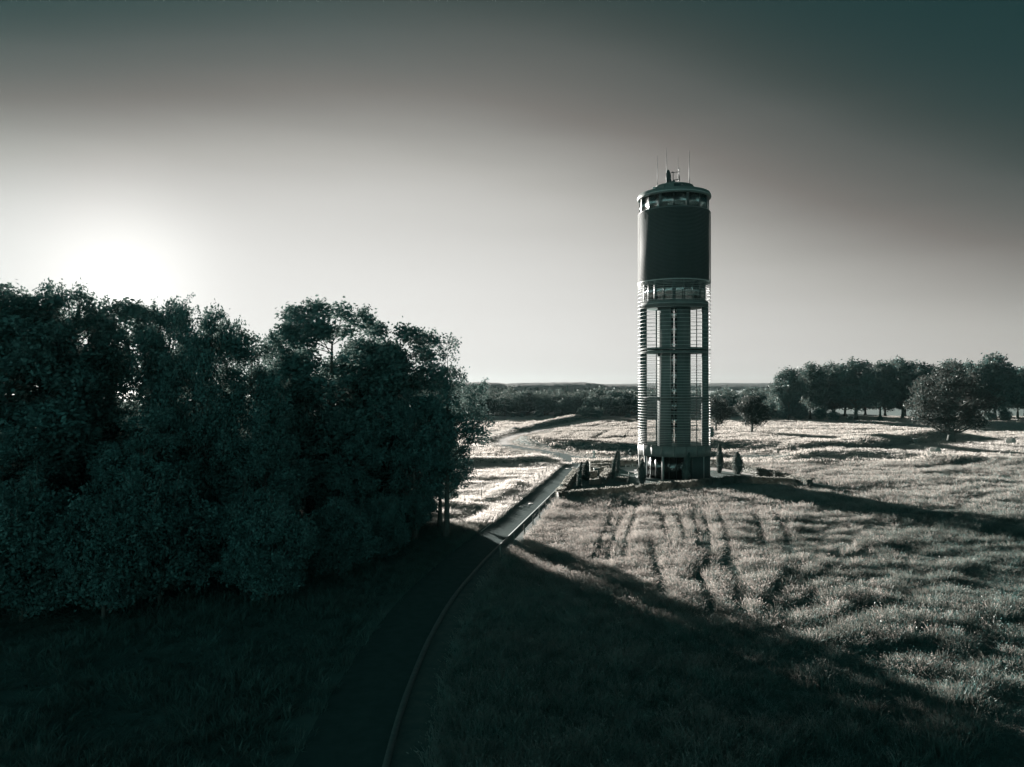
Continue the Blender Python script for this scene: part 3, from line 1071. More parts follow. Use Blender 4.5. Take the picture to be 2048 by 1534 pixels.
    MB().box((-3.6, -0.4, 44.85), (0.7, 0.9, 0.75)).build('roof_box', M['roof'], root)
    MB().box((-2.95, -0.6, 45.5), (0.6, 0.6, 0.35)).build('roof_hatch', M['white_steel'], root)
    return root, face


tower, face = build_tower()


def tower_point(px, py, dy=0.0):
    y = TOWER[1] + dy
    return (hx(px, y), y, hz(py, y))


ANT = 'whip aerials on the tower roof'
for px, pt, pb, w, lab in [(1315.3, 312, 371, 0.07, 'leftmost thin whip aerial on the tower roof'), (1333.5, 296, 366, 0.08, 'tallest whip aerial, just left of the dish'), (1356.5, 315, 366, 0.05, 'thinnest whip aerial behind the dish frame'), (1379, 302, 370, 0.085, 'rightmost whip aerial on the tower roof')]:
    x, y, z0 = tower_point(px, pb)
    _, _, z1 = tower_point(px, pt)
    z0 = 45.6 if abs(px - 1348) < 36 else 44.4
    e = empty('whip_aerial', (x, y, z0))
    tag(e, lab, 'aerial', ANT)
    MB().tube([(0, 0, 0), (0, 0, (z1 - z0) * 0.55), (0, 0, z1 - z0)], [w, w * 0.7, w * 0.35], 6).build('whip', M['dark_metal'], e)
    MB().tube([(0, 0, 0), (0, 0, 0.35)], w * 2.2, 8).build('base', M['dark_metal'], e)


def build_dish():
    x, y, _ = tower_point(1346, 365)
    e = empty('dish_antenna', (x, y, 45.7), -face - 0.3)
    tag(e, 'dark dish aerial seen from its edge, with a square frame behind, on the roof', 'antenna')
    S = 1 / 12.71

    def q(px, py, dy=0.0):
        return np.array([(px - 1346) * S, dy, (365.5 - py) * S])
    prof = [(0.02, 0.0), (0.35, 0.04), (0.7, 0.14), (1.05, 0.32), (1.12, 0.36), (1.1, 0.42), (0.7, 0.24), (0.3, 0.12), (0.02, 0.09)]
    b = MB().lathe(prof, 28)
    V = np.concatenate(b.V)
    V = np.stack([-V[:, 2], V[:, 1], V[:, 0]], 1)
    tilt = 0.06
    V = np.stack([V[:, 0] * math.cos(tilt) + V[:, 2] * math.sin(tilt), V[:, 1], -V[:, 0] * math.sin(tilt) + V[:, 2] * math.cos(tilt)], 1) + q(1341.5, 344)
    link('reflector', mesh_np('reflector', V, [np.concatenate(b.Q)], M['dark_metal'], True), e)
    MB().tube([q(1346.5, 366), q(1346.5, 361)], [0.13, 0.11], 8).build('mast', M['dark_metal'], e)
    MB().tube([q(1347, 361), q(1343, 358), q(1341.5, 353), q(1341, 348)], [0.16, 0.2, 0.16, 0.12], 8).build('cradle', M['dark_metal'], e)
    MB().tube([q(1345, 356), q(1350, 353.5)], [0.26, 0.2], 8).build('motor', M['dark_metal'], e)
    MB().tube([q(1343, 336), q(1347, 335)], 0.09, 6).build('feed_arm', M['dark_metal'], e)
    for a, c in (((1346.6, 336.5), (1358.5, 336)), ((1346.6, 351.5), (1358, 351)), ((1346.6, 336.5), (1346.6, 353))):
        MB().tube([q(*a), q(*c)], 0.055, 6).build('frame_bar', M['dark_metal'], e)
    MB().tube([q(1357.5, 328.5), q(1359, 332), q(1359.3, 343), q(1359, 352), q(1357.8, 356)], [0.06, 0.09, 0.05, 0.09, 0.07], 6).build('curved_bar', M['dark_metal'], e)


build_dish()


# ------------------------------------------------------------------ garden round the tower
COURT = [W((1236, 936), (1262, 933), (1300, 934), (1360, 948), (1352, 955), (1300, 951), (1262, 945)),
         W((1405, 935), (1435, 935.5), (1475, 940), (1530, 951), (1578, 961), (1574, 964), (1520, 957), (1470, 945.5), (1430, 941), (1405, 941))]


def court():
    for pts in COURT:
        V = [(x, y, 0.02) for x, y in pts]
        o = link('path', mesh_np('path', V, [np.array([list(range(len(V)))])], M['paving']))
        tag(o, kind='structure')


court()


def hedge(pts, h, w, label, seed, cat='hedge', dens=85):
    r = np.random.default_rng(seed)
    pts = np.asarray(pts, float)
    seg = np.linalg.norm(np.diff(pts, axis=0), axis=1)
    n = max(3, int(seg.sum() / 0.5))
    s = np.linspace(0, seg.sum(), n)
    cum = np.r_[0, np.cumsum(seg)]
    line = np.c_[np.interp(s, cum, pts[:, 0]), np.interp(s, cum, pts[:, 1])]
    base = line[0].copy()
    line = line - base
    B = MB()
    a = offset(line, w * 0.42)
    c = offset(line, -w * 0.42)
    hh = h * 0.92 * (1 + 0.07 * r.normal(size=n))
    V = np.vstack([np.c_[a, np.zeros(n)], np.c_[a, hh], np.c_[c, hh], np.c_[c, np.zeros(n)]])
    i = np.arange(n - 1)
    Q = np.vstack([np.stack([i + k * n, i + k * n + 1, i + (k + 1) * n + 1, i + (k + 1) * n], 1) for k in range(3)])
    Q = np.vstack([Q, [[0, n, 2 * n, 3 * n]], [[n - 1, 4 * n - 1, 3 * n - 1, 2 * n - 1]]])
    B.add(V, Q)
    N_ = int(seg.sum() * (2 * h + w) * dens)
    u = r.uniform(0, n - 1.001, N_)
    k = u.astype(int)
    f = (u - k)[:, None]
    p = line[k] * (1 - f) + line[k + 1] * f
    t = norm(line[k + 1] - line[k])
    nn = np.stack([-t[:, 1], t[:, 0]], 1)
    q = r.uniform(0, 2 * h + w, N_)
    hloc = (hh[k] / (h * 0.92))
    side = np.where(q < h, 1, np.where(q < 2 * h, -1, 0))
    off = np.where(side != 0, side * w * 0.45, r.uniform(-w * 0.45, w * 0.45, N_))
    z = np.where(q < h, q, np.where(q < 2 * h, q - h, h * 0.97)) * hloc
    c3 = np.c_[p + nn * off[:, None], z] + r.normal(0, 0.05, (N_, 3))
    out = np.c_[nn * side[:, None], (side == 0) * 1.0]
    ax = norm(out * 0.5 + unit(r, N_))
    B.leaves(c3, ax, norm(np.cross(ax, unit(r, N_))), r.uniform(0.12, 0.24, N_), 0.6)
    o = B.build('hedge', M['hedge'], None, (base[0], base[1], 0))
    tag(o, label, cat, 'garden hedges round the tower')
    return o


fl = P(1117, 1001)[:2]
fm = P(1344, 979)[:2]
fr = P(1420, 972)[:2]
hedge([fl, fm, fr], 1.05, 0.9, 'long front hedge between the tower garden and the tall meadow', 1)
hedge([P(1430, 971)[:2], P(1478, 966)[:2], (43, 107.5)], 1.05, 0.9, 'short front hedge right of the gap, running into the tower shadow', 2)
hedge([(fl[0] + 0.2, fl[1] + 1.2), P(1140, 968)[:2], P(1152, 952)[:2]], 1.15, 0.9, 'sunlit hedge along the road kerb at the garden corner', 3)
hedge([P(1180, 934)[:2], P(1228, 932.5)[:2], P(1276, 932)[:2]], 1.1, 0.8, 'back hedge of the garden left of the tower', 4)
hedge([P(1180, 939)[:2], P(1222, 938)[:2]], 1.0, 0.6, 'second clipped hedge inside the garden, just in front of the back one', 5)
hedge([P(1180, 946)[:2], P(1218, 945)[:2]], 1.0, 0.6, 'third clipped hedge inside the garden, beside the small shed', 6)
hedge([P(1178, 956)[:2], P(1192, 954)[:2]], 1.0, 0.6, 'stub of clipped hedge left of the small garden shed', 7)
hedge([P(1204, 968)[:2], P(1212, 955)[:2], P(1219, 946)[:2]], 0.9, 1.2, 'sunlit hedge running away from view in the garden', 8)
hedge([P(1180, 969)[:2], P(1203, 968)[:2]], 0.8, 0.7, 'low clipped hedge closing the near side of the garden square', 9)
hedge([P(1150, 963)[:2], P(1162, 962)[:2]], 0.9, 0.7, 'short hedge at the garden gate by the kerb', 10)
hedge([P(1232, 962)[:2], P(1258, 964)[:2]], 0.6, 0.5, 'thin low hedge left of the sunlit paving', 11)
hedge([P(1422, 933)[:2], P(1480, 942)[:2], P(1560, 962)[:2], P(1620, 978)[:2]], 1.25, 0.9, 'leafy hedge slanting down right of the tower into its shadow', 12)


def juniper(px, py, ptop, wpx, lean, label, seed, dens=1.0):
    x, y, _ = P(px, py)
    sc = F / y
    H = (py - ptop) / sc
    Rm = wpx / 2 / sc
    r = np.random.default_rng(seed)
    e = empty('juniper', (x, y, 0))
    tag(e, label, 'juniper', 'columnar junipers in the tower garden')
    B = MB()
    zz = np.linspace(0, H, 9)
    ln = lean / sc
    bend = ln * (zz / H) ** 1.6
    wob = 0.06 * np.sin(np.linspace(0, 5, 9) + seed)

    def prof(t):
        return np.interp(t, [0, 0.06, 0.3, 0.6, 0.85, 1.0], [0.35, 0.7, 1.0, 0.92, 0.55, 0.08])
    B.tube(np.c_[bend + wob, np.zeros(9), zz], 0.75 * Rm * prof(zz / H) + 0.01, 8)
    n = int(1500 * dens)
    t = r.random(n) ** 0.9
    th = r.uniform(0, 2 * math.pi, n)
    rr = Rm * prof(t) * r.uniform(0.7, 1.12, n) * (1 + 0.15 * np.sin(3 * th + 9 * t))
    c = np.c_[np.interp(t, zz / H, bend + wob) + rr * np.cos(th), rr * np.sin(th), t * H]
    ax = norm(np.c_[np.cos(th) * 0.5, np.sin(th) * 0.5, np.ones(n)] + 0.3 * r.normal(size=(n, 3)))
    B.leaves(c, ax, norm(np.cross(ax, unit(r, n))), r.uniform(0.16, 0.34, n), 0.35)
    B.build('foliage', M['needle'], e)
    MB().tube([(0, 0, -0.05), (0, 0, 0.4)], 0.07, 6).build('stem', M['bark'], e)


juniper(1370, 968, 906, 15, 8, 'leaning juniper in front of the tower with a bright left edge', 1)
juniper(1284, 967, 918, 15, 0, 'blunt juniper before the white column at the tower\'s left', 2)
juniper(1226, 957, 902, 8, 7, 'slim pale-edged juniper halfway along the garden', 3, 0.6)
juniper(1236, 945, 899, 9, 0, 'dark slim juniper right behind the pale-edged one', 4, 0.7)
juniper(1439, 946, 888, 13, 0, 'dark pointed juniper first to the right of the tower', 5)
juniper(1475, 948, 904, 22, 0, 'broad dark juniper second to the right of the tower', 6)
juniper(1156, 984, 924, 9, 8, 'tall thin juniper at the garden corner next to the kerb', 7, 0.7)
juniper(1172, 961, 921, 13, 2, 'bushy juniper with a knobbly top behind the corner one', 8)
juniper(1164, 958, 930, 9, 2, 'small juniper squeezed between the two corner junipers', 9, 0.6)
juniper(1257, 976, 951, 5, 1, 'smallest juniper, in the open lawn before the paving', 10, 0.4)


def garden_extras():
    x, y, _ = P(1193, 951)
    e = empty('garden_shed', (x, y, 0), 0.1)
    tag(e, 'small dark box shed between the clipped hedges', 'shed')
    MB().box((0, 0, 0.55), (0.8, 0.7, 1.1)).build('cabinet', M['drum'], e)
    MB().box((0, 0, 1.14), (0.95, 0.85, 0.08)).build('lid', M['roof'], e)
    MB().box((0, -0.365, 0.55), (0.6, 0.03, 0.9)).build('door', M['roof'], e)
    # chairs on the sunlit paving
    for k, (px, py, rz, lab) in enumerate([(1273, 953, 0.6, 'pale garden chair nearest the white tower column'), (1278, 950, -0.9, 'garden chair half behind the blunt juniper')]):
        x, y, _ = P(px, py)
        e = empty('garden_chair', (x, y, 0.02), rz)
        tag(e, lab, 'chair', 'chairs on the tower paving')
        MB().box((0, 0, 0.45), (0.5, 0.48, 0.04)).build('seat', M['white_steel'], e)
        for i in range(4):
            MB().box((-0.18 + 0.12 * i, 0.23, 0.78), (0.06, 0.03, 0.6)).build('slat', M['white_steel'], e)
        MB().box((0, 0.23, 1.1), (0.5, 0.04, 0.06)).build('back_rail', M['white_steel'], e)
        for sx in (-1, 1):
            for sy in (-1, 1):
                MB().box((sx * 0.22, sy * 0.2, 0.215), (0.04, 0.04, 0.43)).build('leg', M['white_steel'], e)
    for k, (px, py, lab) in enumerate([(1276, 957.5, 'short pale bollard, left of the pair by the garden chairs'), (1279, 957, 'short pale bollard, right of the pair by the garden chairs'), (1297, 956, 'short pale bollard on the lawn edge, third from the left'), (1300, 958, 'short pale bollard farthest right on the lawn edge'), (1257.5, 951, 'short pale bollard alone on the left of the paving')]):
        x, y, _ = P(px, py)
        e = empty('bollard', (x, y, 0))
        tag(e, lab, 'bollard', 'short bollards by the paving')
        MB().tube([(0, 0, 0), (0, 0, 0.55)], 0.07, 10).build('post', M['white_steel'], e)
        MB().tube([(0, 0, 0.55), (0, 0, 0.62)], 0.09, 10).build('cap', M['dark_metal'], e)
    # benches on the back lawn
    for k, (px, py, lab) in enumerate([(1251, 931, 'low white bench on the back lawn, left one'), (1264, 929.5, 'low white bench on the back lawn, right one')]):
        x, y, _ = P(px, py)
        e = empty('bench', (x, y - 3.0, 0), 0.25)
        tag(e, lab, 'bench', 'benches on the back lawn')
        for i in range(3):
            MB().box((0, -0.15 + 0.15 * i, 0.42), (1.1, 0.12, 0.05)).build('slat', M['white_steel'], e)
        for s in (-1, 1):
            MB().box((s * 0.45, 0, 0.2), (0.08, 0.4, 0.4)).build('leg', M['white_steel'], e)
    # road signs seen at the back
    x, y, _ = P(1188, 920)
    e = empty('road_sign', (x, y, 0), -0.5)
    tag(e, 'pale two-plate road sign on a post behind the garden', 'sign')
    MB().tube([(0, 0, 0), (0, 0, 1.9)], 0.045, 8).build('post', M['white_steel'], e)
    MB().box((0, -0.06, 1.55), (0.5, 0.03, 0.55)).build('plate', M['white_steel'], e)
    MB().box((0, -0.06, 0.85), (0.5, 0.03, 0.55)).build('plate', M['white_steel'], e)
    x, y, _ = P(1260, 921)
    e = empty('road_sign', (x, y, 0), 0.2)
    tag(e, 'dark triangular sign on a tall pole left of the tower', 'sign')
    MB().tube([(0, 0, 0), (0, 0, 2.3)], 0.04, 8).build('post', M['white_steel'], e)
    MB().add([(-0.42, -0.08, 1.62), (0.42, -0.08, 1.62), (0, -0.08, 2.35), (-0.42, -0.05, 1.62), (0.42, -0.05, 1.62), (0, -0.05, 2.35)], [(0, 3, 4, 1), (1, 4, 5, 2), (2, 5, 3, 0)], [(0, 1, 2), (3, 5, 4)]).build('plate', M['dark_metal'], e)


garden_extras()


# ------------------------------------------------------------------ fences, bales, crate
def fence(posts, h, w, label, wires=2, mat='wood', tops=None):
    x0, y0 = posts[0]
    z0 = hgt(np.array([p[0] for p in posts]), np.array([p[1] for p in posts]))
    e = empty('wire_fence', (x0, y0, 0))
    tag(e, label, 'fence')
    r = random.Random(len(posts))
    pts = []
    for k, (x, y) in enumerate(posts):
        hh = h * r.uniform(0.9, 1.1)
        b = (x - x0, y - y0, z0[k] - 0.15)
        t = (x - x0 + r.uniform(-0.06, 0.06), y - y0 + r.uniform(-0.06, 0.06), z0[k] + hh)
        MB().tube([b, t], [w, w * 0.85], 7).build('post', M[mat], e)
        pts.append((np.array(b), np.array(t)))
    for k in range(wires):
        f = 0.92 - 0.4 * k
        MB().tube([b + (t - b) * f for b, t in pts], 0.012, 4, cap=False).build('wire', M['dark_metal'], e)
    return e


fence(W((1119, 919), (1111, 927.5), (1105, 934), (1098.5, 941), (1092, 947.5), (1085, 954), (1078, 961), (1068, 968.5), (1057, 978), (1046, 988), (1027.5, 1007)), 1.15, 0.07, 'post and wire fence on the grassy verge left of the road')
fence(W((1027.5, 1007), (963, 999), (905, 994)), 1.15, 0.07, 'fence turning off leftwards from the road along the near bank')
fence(W((1110, 1001), (1102, 1009), (1092, 1022), (1079, 1036), (1065.5, 1053), (1049.5, 1071), (1027, 1091), (1001, 1115)), 1.15, 0.07, 'row of thin posts between the kerb verge and the tall meadow')
fence(W((1041.5, 924), (985, 925), (930, 926)), 1.2, 0.06, 'faint fence posts on the bank across the left meadow', 1)
fence(W((1548, 929), (1576, 926), (1601, 924), (1651, 920), (1681, 920), (1711, 919), (1738, 918.5)), 1.2, 0.06, 'thin electric fence posts below the mown strip on the right', 1)


def bale(px, py, rz, label):
    x, y, _ = P(px, py)
    e = empty('hay_bale', (x, y, float(hgt(np.array([x]), np.array([y]))[0])), rz)
    tag(e, label, 'hay bale', 'round hay bales on the mown strip')
    r = np.random.default_rng(int(px))
    L_, R_ = 1.6, 0.82
    prof = [(0.02, -L_ / 2), (0.5, -L_ / 2 - 0.01), (R_ - 0.08, -L_ / 2), (R_, -L_ / 2 + 0.08)] + [(R_ + 0.025 * math.sin(i * 2.1), -L_ / 2 + 0.08 + i * (L_ - 0.16) / 12) for i in range(1, 12)] + [(R_, L_ / 2 - 0.08), (R_ - 0.08, L_ / 2), (0.5, L_ / 2 + 0.01), (0.02, L_ / 2)]
    b = MB().lathe(prof, 36)
    V = np.concatenate(b.V)
    V = V * (1 + 0.012 * r.normal(size=(len(V), 1)))
    V = np.stack([V[:, 2], V[:, 1], V[:, 0]], 1)
    V[:, 2] = np.maximum(V[:, 2], -R_ * 0.93) + R_ * 0.93
    link('bale_body', mesh_np('bale_body', V, [np.concatenate(b.Q)], M['straw'], True), e)
    n = 700
    a = r.uniform(0, 2 * math.pi, n)
    xx = r.uniform(-L_ / 2, L_ / 2, n)
    c = np.c_[xx, np.cos(a) * R_ * 1.01, np.sin(a) * R_ * 1.01 + R_ * 0.93]
    ax = norm(np.c_[r.normal(0, 0.3, n), -np.sin(a), np.cos(a)] + 0.3 * r.normal(size=(n, 3)))
    k = c[:, 2] > 0.02
    MB().leaves(c[k], ax[k], norm(np.cross(ax[k], unit(r, int(k.sum())))), r.uniform(0.1, 0.3, int(k.sum())), 0.12).build('loose_straw', M['straw'], e)


bale(1870, 909, math.radians(-66), 'round hay bale on the mown strip, the nearer of two, left of the oak shadow')
bale(2021, 888.5, math.radians(-66), 'round hay bale at the right edge, the farther of two')
x, y, _ = P(1831, 889)
e = empty('wooden_crate', (x, y, float(hgt(np.array([x]), np.array([y]))[0])), 0.15)
tag(e, 'square pale-topped crate in the shade left of the lone oak', 'crate')
for i in range(4):
    MB().box((0, -0.55, 0.17 + 0.27 * i), (1.2, 0.05, 0.23)).build('board', M['wood'], e)
    MB().box((0, 0.55, 0.17 + 0.27 * i), (1.2, 0.05, 0.23)).build('board', M['wood'], e)
for s in (-1, 1):
    MB().box((s * 0.62, 0, 0.56), (0.05, 1.05, 1.06)).build('side', M['wood'], e)
MB().box((0, 0, 1.13), (1.36, 1.2, 0.05)).build('lid', M['straw'], e)


# ------------------------------------------------------------------ grass
def tuft(name, seed, n, spread, w, mat, lean=0.25, curve=0.5, heads=0.0):
    r = np.random.default_rng(seed)
    rr = spread * np.sqrt(r.random(n))
    th = r.uniform(0, 2 * math.pi, n)
    b = np.c_[rr * np.cos(th), rr * np.sin(th), np.full(n, -0.05)]
    h = r.uniform(0.55, 1.0, n)
    d = np.c_[np.cos(th), np.sin(th), np.zeros(n)] * (lean * r.uniform(0.2, 1.2, n))[:, None] + np.c_[r.normal(0, 0.1, n), r.normal(0, 0.1, n), np.zeros(n)]
    sdir = r.uniform(0, math.pi, n)
    s = np.c_[np.cos(sdir), np.sin(sdir), np.zeros(n)] * (w * r.uniform(0.6, 1.3, n))[:, None]
    m = b + np.c_[d[:, :2] * h[:, None] * 0.4, h * 0.58]
    t = b + np.c_[d[:, :2] * h[:, None] * (1 + curve), h]
    V = np.stack([b - s * 0.5, b + s * 0.5, m + s * 0.45, m - s * 0.45, t], 1).reshape(-1, 3)
    i = np.arange(n)[:, None] * 5
    Q = i + np.array([[0, 1, 2, 3]])
    T = i + np.array([[3, 2, 4]])
    B = MB()
    B.add(V, Q, T)
    if heads:
        k = r.random(n) < heads
        kk = int(k.sum())
        ax = norm(t[k] - m[k] + 0.1 * r.normal(size=(kk, 3)))
        B.leaves(t[k], ax, norm(np.cross(ax, unit(r, kk))), r.uniform(0.1, 0.18, kk), 0.3)
    return B.mesh(name, M[mat])


def proto_collection(name, meshes):
    c = bpy.data.collections.new(name)
    for i, me in enumerate(meshes):
        o = bpy.data.objects.new('%s_%02d' % (name, i), me)
        c.objects.link(o)
    return c


def scatter(name, label, X, Y, sxy, sz, coll, nproto, seed, lean=0.12, cat='grass'):
    r = np.random.default_rng(seed)
    n = len(X)
    Z = hgt(X, Y)
    me = bpy.data.meshes.new(name)
    me.vertices.add(n)
    me.vertices.foreach_set('co', np.c_[X, Y, Z].astype(np.float32).ravel())
    a = me.attributes.new('scl', 'FLOAT_VECTOR', 'POINT')
    a.data.foreach_set('vector', np.c_[sxy, sxy, sz].astype(np.float32).ravel())
    a = me.attributes.new('rot', 'FLOAT_VECTOR', 'POINT')
    a.data.foreach_set('vector', np.c_[r.normal(0, lean, n), r.normal(0, lean, n), r.uniform(0, 6.283, n)].astype(np.float32).ravel())
    a = me.attributes.new('pick', 'INT', 'POINT')
    a.data.foreach_set('value', r.integers(0, nproto, n).astype(np.int32))
    o = link(name, me)
    tag(o, label, cat, kind='stuff')
    ng = bpy.data.node_groups.new(name + '_scatter', 'GeometryNodeTree')
    ng.interface.new_socket('Geometry', in_out='INPUT', socket_type='NodeSocketGeometry')
    ng.interface.new_socket('Geometry', in_out='OUTPUT', socket_type='NodeSocketGeometry')
    N, L = ng.nodes.new, ng.links.new
    gi, go = N('NodeGroupInput'), N('NodeGroupOutput')
    ci = N('GeometryNodeCollectionInfo')
    ci.inputs['Collection'].default_value = coll
    ci.inputs['Separate Children'].default_value = True
    ci.inputs['Reset Children'].default_value = True
    ip = N('GeometryNodeInstanceOnPoints')
    ip.inputs['Pick Instance'].default_value = True

    def attr(nm, ty):
        q = N('GeometryNodeInputNamedAttribute')
        q.data_type = ty
        q.inputs['Name'].default_value = nm
        return [s for s in q.outputs if s.enabled and s.name == 'Attribute'][0]
    L(gi.outputs[0], ip.inputs['Points'])
    L(ci.outputs[0], ip.inputs['Instance'])
    L(attr('pick', 'INT'), ip.inputs['Instance Index'])
    e2r = N('FunctionNodeEulerToRotation')
    L(attr('rot', 'FLOAT_VECTOR'), e2r.inputs[0])
    L(e2r.outputs[0], ip.inputs['Rotation'])
    L(attr('scl', 'FLOAT_VECTOR'), ip.inputs['Scale'])
    L(ip.outputs[0], go.inputs[0])
    md = o.modifiers.new('scatter', 'NODES')
    md.node_group = ng
    return o


def grid_pts(y0, y1, step, seed, x_lo=-0.76, x_hi=0.76):
    r = np.random.default_rng(seed)
    xs = np.arange(x_lo * y1 - 4, x_hi * y1 + 4, step)
    ys = np.arange(y0, y1, step)
    X, Y = np.meshgrid(xs, ys)
    X = X.ravel() + r.uniform(-0.5, 0.5, X.size) * step
    Y = Y.ravel() + r.uniform(-0.5, 0.5, Y.size) * step
    k = (X > x_lo * Y - 5) & (X < x_hi * Y + 5)
    return X[k], Y[k]


TRACKS = [W((1238, 1008), (1225, 1018), (1212, 1058), (1186, 1122)), W((1262, 1006), (1250, 1018), (1230, 1065), (1214, 1126)),
          W((1318, 1012), (1325, 1048), (1334, 1085)), W((1346, 1014), (1358, 1048), (1370, 1092)),
          W((1403, 1018), (1414, 1060), (1418, 1100), (1406, 1140), (1385, 1170)), W((1432, 1020), (1448, 1065), (1455, 1105), (1440, 1142)),
          W((1395, 1150), (1408, 1195), (1425, 1240)), W((1700, 1090), (1620, 1130), (1560, 1170), (1525, 1235)), W((1735, 1100), (1660, 1140), (1600, 1185)),
          W((1218, 1018), (1300, 1006), (1400, 996), (1560, 986)), W((1330, 1022), (1420, 1010), (1540, 1000), (1640, 1002)),
          W((1650, 1062), (1780, 1050), (1900, 1040), (2060, 1050)),
          W((1278, 1010), (1266, 1040), (1250, 1085), (1244, 1120)), W((1380, 1016), (1392, 1060), (1398, 1110)), W((1500, 1012), (1520, 1060), (1528, 1110)),
          W((1540, 1010), (1566, 1060), (1580, 1120)), W((1452, 1110), (1470, 1160), (1475, 1230)), W((1560, 1240), (1640, 1190), (1760, 1160), (1900, 1150)),
          W((1610, 1270), (1720, 1225), (1860, 1205), (2050, 1200)), W((1300, 1090), (1310, 1140), (1330, 1200)), W((1480, 1130), (1600, 1120), (1760, 1110), (1950, 1120))]
STRIP = W((1560, 925), (1680, 909), (1790, 897), (1900, 884), (2060, 876), (2200, 874), (2200, 898), (2060, 899), (1960, 905), (1880, 916), (1760, 919), (1640, 922))
BARLEY = W((1012, 884), (1055, 868), (1110, 857), (1180, 843), (1215, 836), (1300, 834), (1420, 836), (1420, 905), (1280, 903), (1200, 900), (1120, 896), (1050, 888))


BARE = [(W((1166, 894), (1182, 882), (1196, 873), (1214, 864)), 1.5), (W((1094, 884), (1110, 874), (1132, 866)), 0.9), (W((1226, 854), (1248, 848), (1268, 843)), 1.6), (W((1128, 888), (1140, 876), (1152, 868)), 0.8), (W((1060, 876), (1090, 868), (1120, 862)), 0.9), (W((1240, 884), (1252, 872), (1262, 862)), 0.8), (W((1150, 858), (1190, 852), (1225, 845)), 1.2), (W((1206, 890), (1222, 878), (1232, 868)), 0.7)]


def zones(X, Y):
    """grass height by place (0 = bare) and zone id: 1 meadow, 2 pale short, 3 barley"""
    px, py = PX(X, Y)
    h = np.full(X.shape, 0.5)
    z = np.ones(X.shape, int)
    dr = np.minimum(dist_poly(X, Y, ROAD_C[::2]), 1e9)
    dl = np.minimum(dist_poly(X, Y, LANE[::2]), dist_poly(X, Y, BACK_LANE[::2]))
    # side of the road
    kx = np.interp(Y, KERB[:, 1], KERB[:, 0])
    left = (X < kx - ROAD_W * 0.5) & (Y < 150)
    left |= (Y >= 150) & (px < 1010 + np.clip((886 - py) * 3.0, -400, 175)) & (py > 833)
    n1 = NZ.fbm(X / 1.9 + 5, Y / 1.25, 4)
    n2 = NZ2.fbm(X / 9.0, Y / 6.0 + 40, 3)
    # right-hand meadow: tall, tussocky, wind-laid
    n3 = NZ2.fbm((X * 0.94 + Y * 0.34) / 11.0, (Y * 0.94 - X * 0.34) / 2.6 + 20, 3)
    tall = 0.12 + 0.74 * np.clip((0.42 * n1 + 0.2 * n2 + 0.38 * n3 - 0.4) / 0.2, 0, 1)
    calm = np.clip((1560 - px) / 160, 0, 1) * np.clip((140 - Y) / 20, 0, 1)
    tall = tall * (1 - calm) + calm * (0.42 + 0.34 * np.clip((0.6 * n1 + 0.4 * n2 - 0.36) / 0.28, 0, 1))
    far = np.clip((Y - 110) / 80, 0, 1)
    h = tall * (1 - 0.3 * far)
    # left meadows: short and pale
    st = NZ.fbm(X / 9.0 + 3, Y / 3.0, 4)
    lefth = 0.12 + 0.34 * np.clip((st - 0.5) / 0.2, 0, 1)
    h = np.where(left, lefth, h)
    z = np.where(left, 2, z)
    far_left = left & (py < 864)
    h = np.where(far_left, h * 1.5, h)
    z = np.where(far_left, 1, z)
    near_left = left & (py > 933)
    h = np.where(near_left, 0.15 + 0.42 * np.clip((st - 0.46) / 0.2, 0, 1), h)
    # barley
    b = inside(X, Y, BARLEY)
    rot = (X * 0.75 + Y * 0.66, -X * 0.66 + Y * 0.75)
    lod = NZ.fbm(rot[0] / 26.0, rot[1] / 5.0, 4)
    h = np.where(b, 0.8 - 0.62 * np.clip((lod - 0.5) / 0.08, 0, 1), h)
    z = np.where(b, 3, z)
    for t, w in BARE:
        d = dist_poly(X, Y, t) + 1.2 * (n1 - 0.5)
        h = np.where(b & (d < w), 0.1, h)
    # mown strip
    m = inside(X, Y, STRIP)
    h = np.where(m, 0.16 + 0.1 * np.clip((NZ.fbm(X / 12.0, Y / 2.5, 3) - 0.5) / 0.2, 0, 1), h)
    z = np.where(m, 2, z)
    h = np.where((dl < 6.5) & (Y > 147), np.minimum(h, 0.1), h)
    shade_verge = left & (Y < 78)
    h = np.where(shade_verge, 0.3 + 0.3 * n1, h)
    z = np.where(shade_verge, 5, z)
    # bits that are bare
    h = np.where(dr < ROAD_W / 2 + 0.15, 0, h)
    right_v = (dist_poly(X, Y, VERGE_R[::2]) < 0.9) & (X > kx)
    between = (X > kx - 0.2) & (X < np.interp(Y, VERGE_R[:, 1], VERGE_R[:, 0])) & (Y < 140)
    h = np.where(between, 0, h)
    h = np.where(dl < 1.9, 0, h)
    h = np.where((dl >= 1.9) & (dl < 3.4) & (h > 0), np.where(Y > 147, 0.08, 0.45), h)
    h = np.where((left & (dr < ROAD_W / 2 + 1.6) & (dr >= ROAD_W / 2 + 0.15)), 0.55, h)
    g = inside(X, Y, GARDEN)
    h = np.where(g, 0.05, h)
    z = np.where(g, 4, z)
    h = np.where(np.hypot(X - TOWER[0], Y - TOWER[1]) < 6.6, 0, h)
    pav = inside(X, Y, COURT[0]) | inside(X, Y, COURT[1])
    h = np.where(pav, 0, h)
    # wheel tracks
    for t in TRACKS:
        d = dist_poly(X, Y, t)
        h = np.where((d < 0.47) & (z == 1), 0.04, h)
    return h, z


